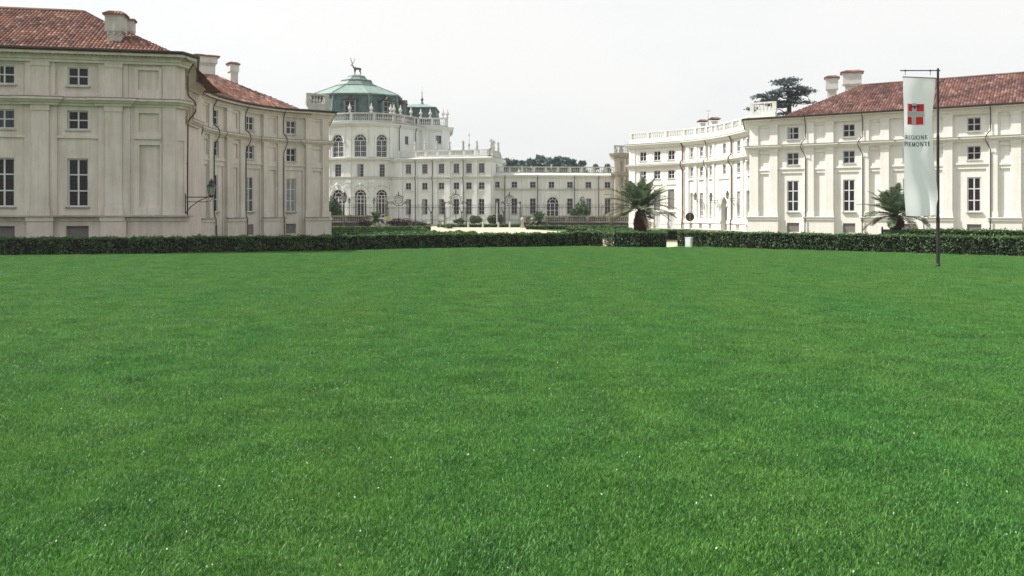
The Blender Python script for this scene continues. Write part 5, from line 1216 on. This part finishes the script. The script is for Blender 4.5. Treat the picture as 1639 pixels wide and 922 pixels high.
# white cabinet
D = 57.6; c = pd(1102.5, D); B = thing('utility_cabinet', (c[0], D, 0), 'small white metal cabinet in front of the hedge, beside the gravel gap', 'cabinet'); mb = MB(); mb.box((c[0], D, .03), (.40, .30, .62), -.62); mb.box((c[0], D, .65), (.44, .34, .04), -.62); mb.build('body', 'white', B)
mb = MB(); mb.box((c[0]-.156*sin(.62), D-.156*cos(.62), .08), (.34, .012, .53), -.62); mb.build('door', 'white', B)
# dark planter box at the foot of the left curved wing and small label markers
c = pd(345, 60); mb = MB()
for k, x, l in ((0, 320.5, 'low dark trough against the wall base near the wall lantern'),):
    c = pd(x, 53.2); mb.box((c[0], c[1], .55), (.62, .3, .34)); mb.box((c[0], c[1], 0), (.5, .22, .55)); mb.box((c[0], c[1], .89), (.66, .34, .04)); tag(mb.build('trough', 'iron'), l, 'trough')

# ================================================================ LANTERNS
def lantern_head(mbf, mbg, c, s=1.0):
    x, y, z = c; n = 6
    for (r0, z0), (r1, z1) in (((.15, 0), (.24, .48)),):
        for k in range(n): a = 2*pi*k/n+.3; mbf.tube([(x+r0*s*cos(a), y+r0*s*sin(a), z+z0*s), (x+r1*s*cos(a), y+r1*s*sin(a), z+z1*s)], .014*s, 4)
    mbf.lathe((x, y, z-.03*s), [(.05*s, -.08*s), (.16*s, 0), (.16*s, .03*s)], n, rz=.3); mbf.lathe((x, y, z+.48*s), [(.27*s, 0), (.27*s, .04*s), (.14*s, .18*s), (.12*s, .26*s), (.16*s, .28*s), (.05*s, .38*s), (.03*s, .45*s)], n, rz=.3)
    mbg.lathe((x, y, z+.01), [(.135*s, 0), (.215*s, .46*s)], n, rz=.3)
def wall_lantern(p0, p1, label, s=1.0, grp=None, name='wall_lantern'):
    """bracket from the wall point p0 to the lantern seat p1"""
    B = thing(name, p0, label, 'lantern', grp); a, b = np.array(p0), np.array(p1); mb = MB(); d = b-a
    mb.tube([tuple(a), tuple(b)], .028*s, 5); mb.tube([tuple(a-np.array((0, 0, .26*s))), tuple(b-d*.12-np.array((0, 0, .26*s)))], .02*s, 5); mb.tube([tuple(a+np.array((0, 0, .2*s))), tuple(a-np.array((0, 0, .95*s)))], .03*s, 5)
    mb.tube([tuple(a-np.array((0, 0, .9*s))), tuple(a+d*.2-np.array((0, 0, .55*s))), tuple(a+d*.5-np.array((0, 0, .22*s))), tuple(a+d*.85)], .024*s, 5)
    mb.tube([tuple(b+d*.05-np.array((0, 0, .0))), tuple(b-d*.05-np.array((0, 0, .26*s)))], .02*s, 5); mb.build('bracket', 'iron', B); f = MB(); g = MB(); lantern_head(f, g, tuple(b+np.array((0, 0, .1*s))), s); f.build('cage', 'iron', B); g.build('lantern_glass', 'lantern_glass', B); return B
a = pt(299.5, 315.5, 53.0); b = pt(338.5, 315.5, 53.4); wall_lantern((a[0]-.1, a[1], a[2]), b, 'large black iron lantern on a long bracket at the corner of the nearest pavilion', 1.12)
RCp = p = Path([(19.6, 138), (17.04, 123)]+[tuple(q) for q in Path([(23.5, 116.6), (25.3, 113.2), (26.6, 109.5), (27.5, 105), (28.0, 100.5), (28.2, 96.5)], smooth=1.0).p])
for x, y, l in ((1124.5, 320, 'iron wall lantern over a tall window, leftmost on the sunlit white wing'), (1151, 321, 'iron wall lantern just left of the arched doorway of the white wing'), (1178.5, 318, 'iron wall lantern right of the arched doorway, beside the rusty downpipe')):
    u = p.upx(x, p.U[2], p.L); z = p.zpy(u, y); wall_lantern(p.at(u, .2, z), p.at(u, 1.15, z), l, 1.0, 'wall lanterns of the white wing')
def lamp_post(x, D, ytop, label, s=1.0):
    c = pd(x, D); zt = EYE+(HY-ytop)*D/F; B = thing('lamp_post', (c[0], c[1], 0), label, 'street lamp'); mb = MB(); hz = zt-1.0*s
    mb.lathe((c[0], c[1], 0), [(.2, 0), (.16, .3), (.09, .5), (.07, 1.2), (.05, hz-.1), (.09, hz)], 10); mb.build('pole', 'iron_t', B); f = MB(); g = MB(); lantern_head(f, g, (c[0], c[1], hz+.05), s); f.build('cage', 'iron', B); g.build('lantern_glass', 'lantern_glass', B)
lamp_post(551, 118, 306, 'tall lamp post with a large lantern in front of the leftmost arched door', 1.5)
lamp_post(598.5, 126, 316, 'slim lamp post with a small lantern between the second and third arched door', .9)
lamp_post(559, 140, 316, 'slim pale lamp post behind the fence between the first and second arched door', .9)

# ================================================================ BANNER
D = 37.4; c = pd(1501.3, D); B = thing('banner_pole', (c[0], D, 0), 'tall black pole with a horizontal arm, standing in the lawn at the right', 'flagpole')
zt = EYE+(HY-110)*D/F; za = EYE+(HY-113)*D/F; x_l = (1441-CX)*D/F
mb = MB(); mb.lathe((c[0], D, -.2), [(.075, 0), (.075, 2.4), (.062, 2.45), (.06, 6.0), (.05, 6.05), (.048, zt+.2), (.0, zt+.24)], 12); mb.lathe((c[0], D, .0), [(.11, 0), (.10, .12), (.075, .16)], 12); mb.build('pole', 'iron', B)
mb = MB(); mb.tube([(c[0]+.1, D, za), (x_l, D, za)], .024, 8)
for xx in (1449, 1489): q = (xx-CX)*D/F; mb.tube([(q, D, za), (q, D, za-.2)], .012, 6); mb.lathe((q, D, za-.035), [(.035, 0), (.035, .07)], 8)
mb.build('arm', 'iron', B)
ty, by = 123.0, 345.5
def ban(s, t):   # s across 0..1, t down 0..1
    y = ty+(by-ty)*t; xl = np.interp(t, [0, .25, .55, 1], [1445.5, 1446.5, 1447, 1449.5]); xr = np.interp(t, [0, .1, .3, .55, .8, 1], [1497.5, 1496, 1491.5, 1490.5, 1497, 1503])
    xr = xr-.8*sin(t*6); y2 = y+(2.2*s if t < .5 else -2*s*(t-.5))+.8*sin(s*5)*t
    dep = .16*sin(s*3.4+t*3.2)*(.25+.75*t)+.10*sin(s*8-t*5)*t+.04*sin(t*17+s*3)*.5-.10*(1-s)*t
    d = D+dep; return np.array(((xl+(xr-xl)*s-CX)*D/F, d, EYE+(HY-y2)*D/F))
B2 = thing('banner', (ban(.5, 1)[0], D, ban(.5, 1)[2]), 'long white hanging banner with a red and white shield emblem, on the black pole', 'banner')
bm_ = bpy.data.materials.new('banner_cloth'); bm_.use_nodes = True; N = bm_.node_tree.nodes; L = bm_.node_tree.links; N['Principled BSDF'].inputs['Base Color'].default_value = (.88, .90, .91, 1); N['Principled BSDF'].inputs['Roughness'].default_value = .75
tr_ = N.new('ShaderNodeBsdfTranslucent'); tr_.inputs[0].default_value = (.90, .92, .93, 1); ms = N.new('ShaderNodeMixShader'); ms.inputs[0].default_value = .6; L.new(N['Principled BSDF'].outputs[0], ms.inputs[1]); L.new(tr_.outputs[0], ms.inputs[2]); L.new(ms.outputs[0], N['Material Output'].inputs[0]); M['banner'] = bm_
mb = MB(); ns, nt_ = 26, 90; G = [[mb.vert(ban(i/ns, j/nt_)) for i in range(ns+1)] for j in range(nt_+1)]
for j in range(nt_):
    for i in range(ns): mb.face([G[j][i], G[j+1][i], G[j+1][i+1], G[j][i+1]])
cl = mb.build('cloth', 'banner', B2, smooth=True); 
mb = MB(); a, b = ban(-.02, 0), ban(1.02, 0); mb.tube([tuple(a), tuple(b)], .022, 8); mb.build('top_rod', 'shutter', B2)
def on_ban(x, y):      # photo pixel on the cloth -> (s, t)
    t = (y-ty)/(by-ty); xl = np.interp(t, [0, .25, .55, 1], [1445.5, 1446.5, 1447, 1449.5]); xr = np.interp(t, [0, .1, .3, .55, .8, 1], [1497.5, 1496, 1491.5, 1490.5, 1497, 1503])-.8*sin(t*6)
    return (x-xl)/(xr-xl), t
def cloth_poly(mb, P, off=.004, sub=3):
    """quad P in photo pixels laid on the cloth as a small grid"""
    Gp = []
    for j in range(sub+1):
        row = []
        for i in range(sub+1):
            u, v = i/sub, j/sub; x = (P[0][0]*(1-u)+P[1][0]*u)*(1-v)+(P[3][0]*(1-u)+P[2][0]*u)*v; y = (P[0][1]*(1-u)+P[1][1]*u)*(1-v)+(P[3][1]*(1-u)+P[2][1]*u)*v
            s, t = on_ban(x, y); q = ban(s, t)
            e1 = ban(s+.01, t)-ban(s-.01, t); e2 = ban(s, t+.003)-ban(s, t-.003); nn = np.cross(e1, e2); nn /= np.linalg.norm(nn); nn = nn if nn[1] < 0 else -nn
            row.append(mb.vert(q+nn*off))
        Gp.append(row)
    for j in range(sub):
        for i in range(sub): mb.face([Gp[j][i], Gp[j+1][i], Gp[j+1][i+1], Gp[j][i+1]])
rect = lambda x0, x1, y0, y1: [(x0, y0), (x1, y0), (x1, y1), (x0, y1)]
sh = MB()
for r in (rect(1453.8, 1460.8, 165.3, 177.2), rect(1467.2, 1478, 165.3, 177.2), rect(1453.2, 1460.6, 185.8, 198), rect(1467, 1477.2, 185.8, 198)): cloth_poly(sh, r, .009)
sh.build('shield_field', 'red', B2); sh = MB()
for r in (rect(1461, 1467, 164.2, 177.2), rect(1453, 1479, 177.4, 185.6), rect(1460.8, 1466.8, 185.8, 198.4)): cloth_poly(sh, r, .009)
for r in (rect(1452.6, 1453.4, 164.5, 198.8), rect(1478.2, 1478.9, 164.5, 198.8), rect(1452.6, 1478.9, 198.3, 199)): cloth_poly(sh, r, .006)
sh.build('shield_cross', 'silver', B2); sh = MB()
for r in (rect(1459, 1472, 168.2, 169.8), rect(1459, 1461, 169.8, 172), rect(1463, 1466, 169.8, 173), rect(1469, 1471, 169.8, 172)): cloth_poly(sh, r, .014, 2)
sh.build('shield_label', 'blue', B2)
# roman lettering built from strokes, in a 1 x 1 cell (x right, y up)
def arcp(cx, cy, rx, ry, a0, a1, n=10): return [(cx+rx*cos(radians(a0+(a1-a0)*k/n)), cy+ry*sin(radians(a0+(a1-a0)*k/n))) for k in range(n+1)]
TK, TN = .17, .075
def ser(x, y, w_=.30): return [((x-w_/2, y), (x+w_/2, y), TN*.8)]
GL = {'I': (.4, [((.2, 0), (.2, 1), TK)]+ser(.2, .03)+ser(.2, .97)),
 'E': (.72, [((.2, 0), (.2, 1), TK), ((.05, .03), (.62, .03), TN), ((.05, .97), (.6, .97), TN), ((.2, .52), (.5, .52), TN), ((.62, 0), (.64, .22), TN), ((.6, 1), (.62, .8), TN), ((.5, .42), (.5, .62), TN)]),
 'R': (.86, [((.2, 0), (.2, 1), TK)]+ser(.2, .03)+[((.05, .97), (.4, .97), TN), ((.2, .5), (.42, .5), TN), ((.42, .5), (.76, .03), TK), ((.7, .03), (.85, .03), TN)]+[(a, b, TK*.8) for a, b in zip(arcp(.4, .735, .22, .235, 90, -90), arcp(.4, .735, .22, .235, 90, -90)[1:])]),
 'P': (.72, [((.2, 0), (.2, 1), TK)]+ser(.2, .03)+[((.05, .97), (.4, .97), TN), ((.2, .47), (.4, .47), TN)]+[(a, b, TK*.85) for a, b in zip(arcp(.4, .72, .22, .25, 90, -90), arcp(.4, .72, .22, .25, 90, -90)[1:])]),
 'G': (.95, [(a, b, TK*.85) for a, b in zip(arcp(.5, .5, .4, .49, 48, 325, 16), arcp(.5, .5, .4, .49, 48, 325, 16)[1:])]+[((.8, .1), (.8, .42), TK), ((.62, .43), (.95, .43), TN), ((.78, .72), (.78, .96), TN)]),
 'O': (.98, [(a, b, TK*.85) for a, b in zip(arcp(.49, .5, .39, .48, 0, 360, 20), arcp(.49, .5, .39, .48, 0, 360, 20)[1:])]),
 'N': (.95, [((.2, 0), (.2, 1), TN*1.2), ((.16, .98), (.78, .02), TK), ((.78, 0), (.78, 1), TN*1.2)]+ser(.2, .03)+ser(.78, .97)+[((.02, .97), (.2, .97), TN)]),
 'M': (1.1, [((.18, 0), (.2, 1), TN*1.2), ((.2, .98), (.54, .05), TK), ((.54, .05), (.9, .98), TN*1.2), ((.9, 0), (.9, 1), TK)]+ser(.18, .03)+ser(.9, .03)+[((.02, .97), (.2, .97), TN), ((.9, .97), (1.05, .97), TN)]),
 'T': (.78, [((.39, 0), (.39, 1), TK), ((.04, .97), (.74, .97), TN), ((.05, 1), (.04, .76), TN), ((.73, 1), (.74, .76), TN)]+ser(.39, .03))}
def word(mb, txt, x0, x1, yl, yr, h):
    tot = sum(GL[ch][0] for ch in txt)+.10*(len(txt)-1); sc = (x1-x0)/tot; cx = x0
    for ch in txt:
        wd, st = GL[ch]
        for a, b, th in st:
            A = np.array((cx+a[0]*sc, -a[1]*h)); Bq = np.array((cx+b[0]*sc, -b[1]*h)); d = Bq-A; ln = np.linalg.norm(d)+1e-9; d /= ln; n_ = np.array((-d[1], d[0]))*th*h*.56; ex = d*th*h*.15
            yo = yl+(yr-yl)*(cx-x0)/(x1-x0); Q = [A-n_-ex, Bq-n_+ex, Bq+n_+ex, A+n_-ex]; cloth_poly(mb, [(q[0], q[1]+yo) for q in Q], .007, 1)
        cx += (wd+.10)*sc
lt = MB(); word(lt, 'REGIONE', 1449.3, 1482.6, 222.2, 221.6, 6.2); word(lt, 'PIEMONTE', 1447.8, 1486.2, 233.6, 232.6, 6.8); lt.build('lettering', 'ink', B2)

# ================================================================ GRASS
nb = 1900; rs = np.random.RandomState(11)
r_ = .42*np.sqrt(rs.rand(nb)); a_ = rs.rand(nb)*2*pi; bx, by_ = r_*np.cos(a_), r_*np.sin(a_); az = rs.rand(nb)*2*pi; hh = .024+.030*rs.rand(nb)**1.8; lean = .012+.028*rs.rand(nb); wd = .0016+.0014*rs.rand(nb)
dx, dy = np.cos(az), np.sin(az); lx, ly = np.cos(az*3.1), np.sin(az*3.1)
V = np.zeros((nb, 5, 3)); V[:, 0] = np.column_stack([bx-dx*wd, by_-dy*wd, np.zeros(nb)]); V[:, 1] = np.column_stack([bx+dx*wd, by_+dy*wd, np.zeros(nb)])
V[:, 2] = np.column_stack([bx+dx*wd*.9+lx*lean*.35, by_+dy*wd*.9+ly*lean*.35, hh*.6]); V[:, 3] = np.column_stack([bx-dx*wd*.9+lx*lean*.35, by_-dy*wd*.9+ly*lean*.35, hh*.6]); V[:, 4] = np.column_stack([bx+lx*lean, by_+ly*lean, hh])
F_ = []
for i in range(nb): F_ += [(i*5, i*5+1, i*5+2, i*5+3), (i*5+3, i*5+2, i*5+4)]
hp = Path(edge); ex = np.array([e[0] for e in edge]); ey = np.array([e[1] for e in edge]); P_ = []
y = 3.6
while y < 61:
    st = .34 if y < 16 else (.42 if y < 30 else .52); hwid = .66*y+5; xs = np.arange(-hwid, hwid, st)
    for x in xs:
        px_, py_ = x+rs.normal()*st*.3, y+rs.normal()*st*.3
        if py_ < np.interp(px_, ex, ey)-.28: P_.append((px_, py_, 0))
    y += st
allv = V.reshape(-1, 3).tolist()+P_; me = bpy.data.meshes.new('lawn_grass'); me.from_pydata(allv, [], F_); me.materials.append(M['grass'])
at = me.attributes.new('is_spot', 'BOOLEAN', 'POINT'); at.data.foreach_set('value', [False]*(nb*5)+[True]*len(P_))
go = bpy.data.objects.new('lawn_grass', me); COL.objects.link(go); go.location = (0, 0, 0); tag(go, 'short mown green grass covering the wide foreground', 'grass', kind='stuff')
ng = bpy.data.node_groups.new('grass_scatter', 'GeometryNodeTree'); ng.interface.new_socket('Geometry', in_out='INPUT', socket_type='NodeSocketGeometry'); ng.interface.new_socket('Geometry', in_out='OUTPUT', socket_type='NodeSocketGeometry')
N = ng.nodes; L = ng.links; gi = N.new('NodeGroupInput'); gou = N.new('NodeGroupOutput'); na = N.new('GeometryNodeInputNamedAttribute'); na.data_type = 'BOOLEAN'; na.inputs['Name'].default_value = 'is_spot'
se = N.new('GeometryNodeSeparateGeometry'); se.domain = 'POINT'; L.new(gi.outputs[0], se.inputs[0]); L.new(na.outputs['Attribute'], se.inputs['Selection'])
ip = N.new('GeometryNodeInstanceOnPoints'); L.new(se.outputs['Selection'], ip.inputs['Points']); L.new(se.outputs['Inverted'], ip.inputs['Instance'])
rv = N.new('FunctionNodeRandomValue'); rv.data_type = 'FLOAT_VECTOR'; rv.inputs['Min'].default_value = (-.04, -.04, 0); rv.inputs['Max'].default_value = (.04, .04, 6.283); L.new(rv.outputs[0], ip.inputs['Rotation'])
r2 = N.new('FunctionNodeRandomValue'); r2.data_type = 'FLOAT'; r2.inputs[2].default_value = .8; r2.inputs[3].default_value = 1.25; r2.inputs['Seed'].default_value = 3; L.new(r2.outputs[1], ip.inputs['Scale']); L.new(ip.outputs[0], gou.inputs[0])
md = go.modifiers.new('scatter', 'NODES'); md.node_group = ng
# clover flowers and pale bits scattered in the lawn
n = 2600; yy = 5+42*rs.rand(n)**1.1; xx = (rs.rand(n)*2-1)*(.6*yy); keep = yy < np.interp(xx, ex, ey)-1; xx, yy = xx[keep], yy[keep]; cl_ = np.sin(xx*.9+2*np.sin(yy*.35))*np.sin(yy*.8+1.5*np.sin(xx*.4)) > .1; cl_ |= rs.rand(len(xx)) < .25; xx, yy = xx[cl_], yy[cl_]; C = np.column_stack([xx, yy, .04+.02*rs.rand(len(xx))])
C = np.concatenate([C, C[::3]+rs.normal(size=(len(C[::3]), 3))*np.array((.12, .12, .004))]); o = quads_np('clover_flowers', leaf_quads(C, .0145, stretch=1.2), 'flower'); tag(o, 'tiny white clover heads and pale bits sprinkled over the lawn', 'flowers', kind='stuff')
# ================================================================ HAZE
mb = MB(); x0, x1, y0, y1, z0, z1 = -320, 320, -25, 420, -1.2, 40
mb.hexa([(x0, y0, z0), (x1, y0, z0), (x1, y1, z0), (x0, y1, z0), (x0, y0, z1), (x1, y0, z1), (x1, y1, z1), (x0, y1, z1)])
hm = bpy.data.materials.new('thin_haze'); hm.use_nodes = True; N = hm.node_tree.nodes; N.remove(N['Principled BSDF']); pv = N.new('ShaderNodeVolumePrincipled')
pv.inputs['Color'].default_value = (.90, .95, 1, 1); pv.inputs['Density'].default_value = .0002; pv.inputs['Anisotropy'].default_value = .2
hm.node_tree.links.new(pv.outputs[0], N['Material Output'].inputs['Volume']); M['haze'] = hm; o = mb.build('haze', 'haze'); tag(o, 'thin summer haze paling the distant palace and trees', 'haze', kind='stuff')
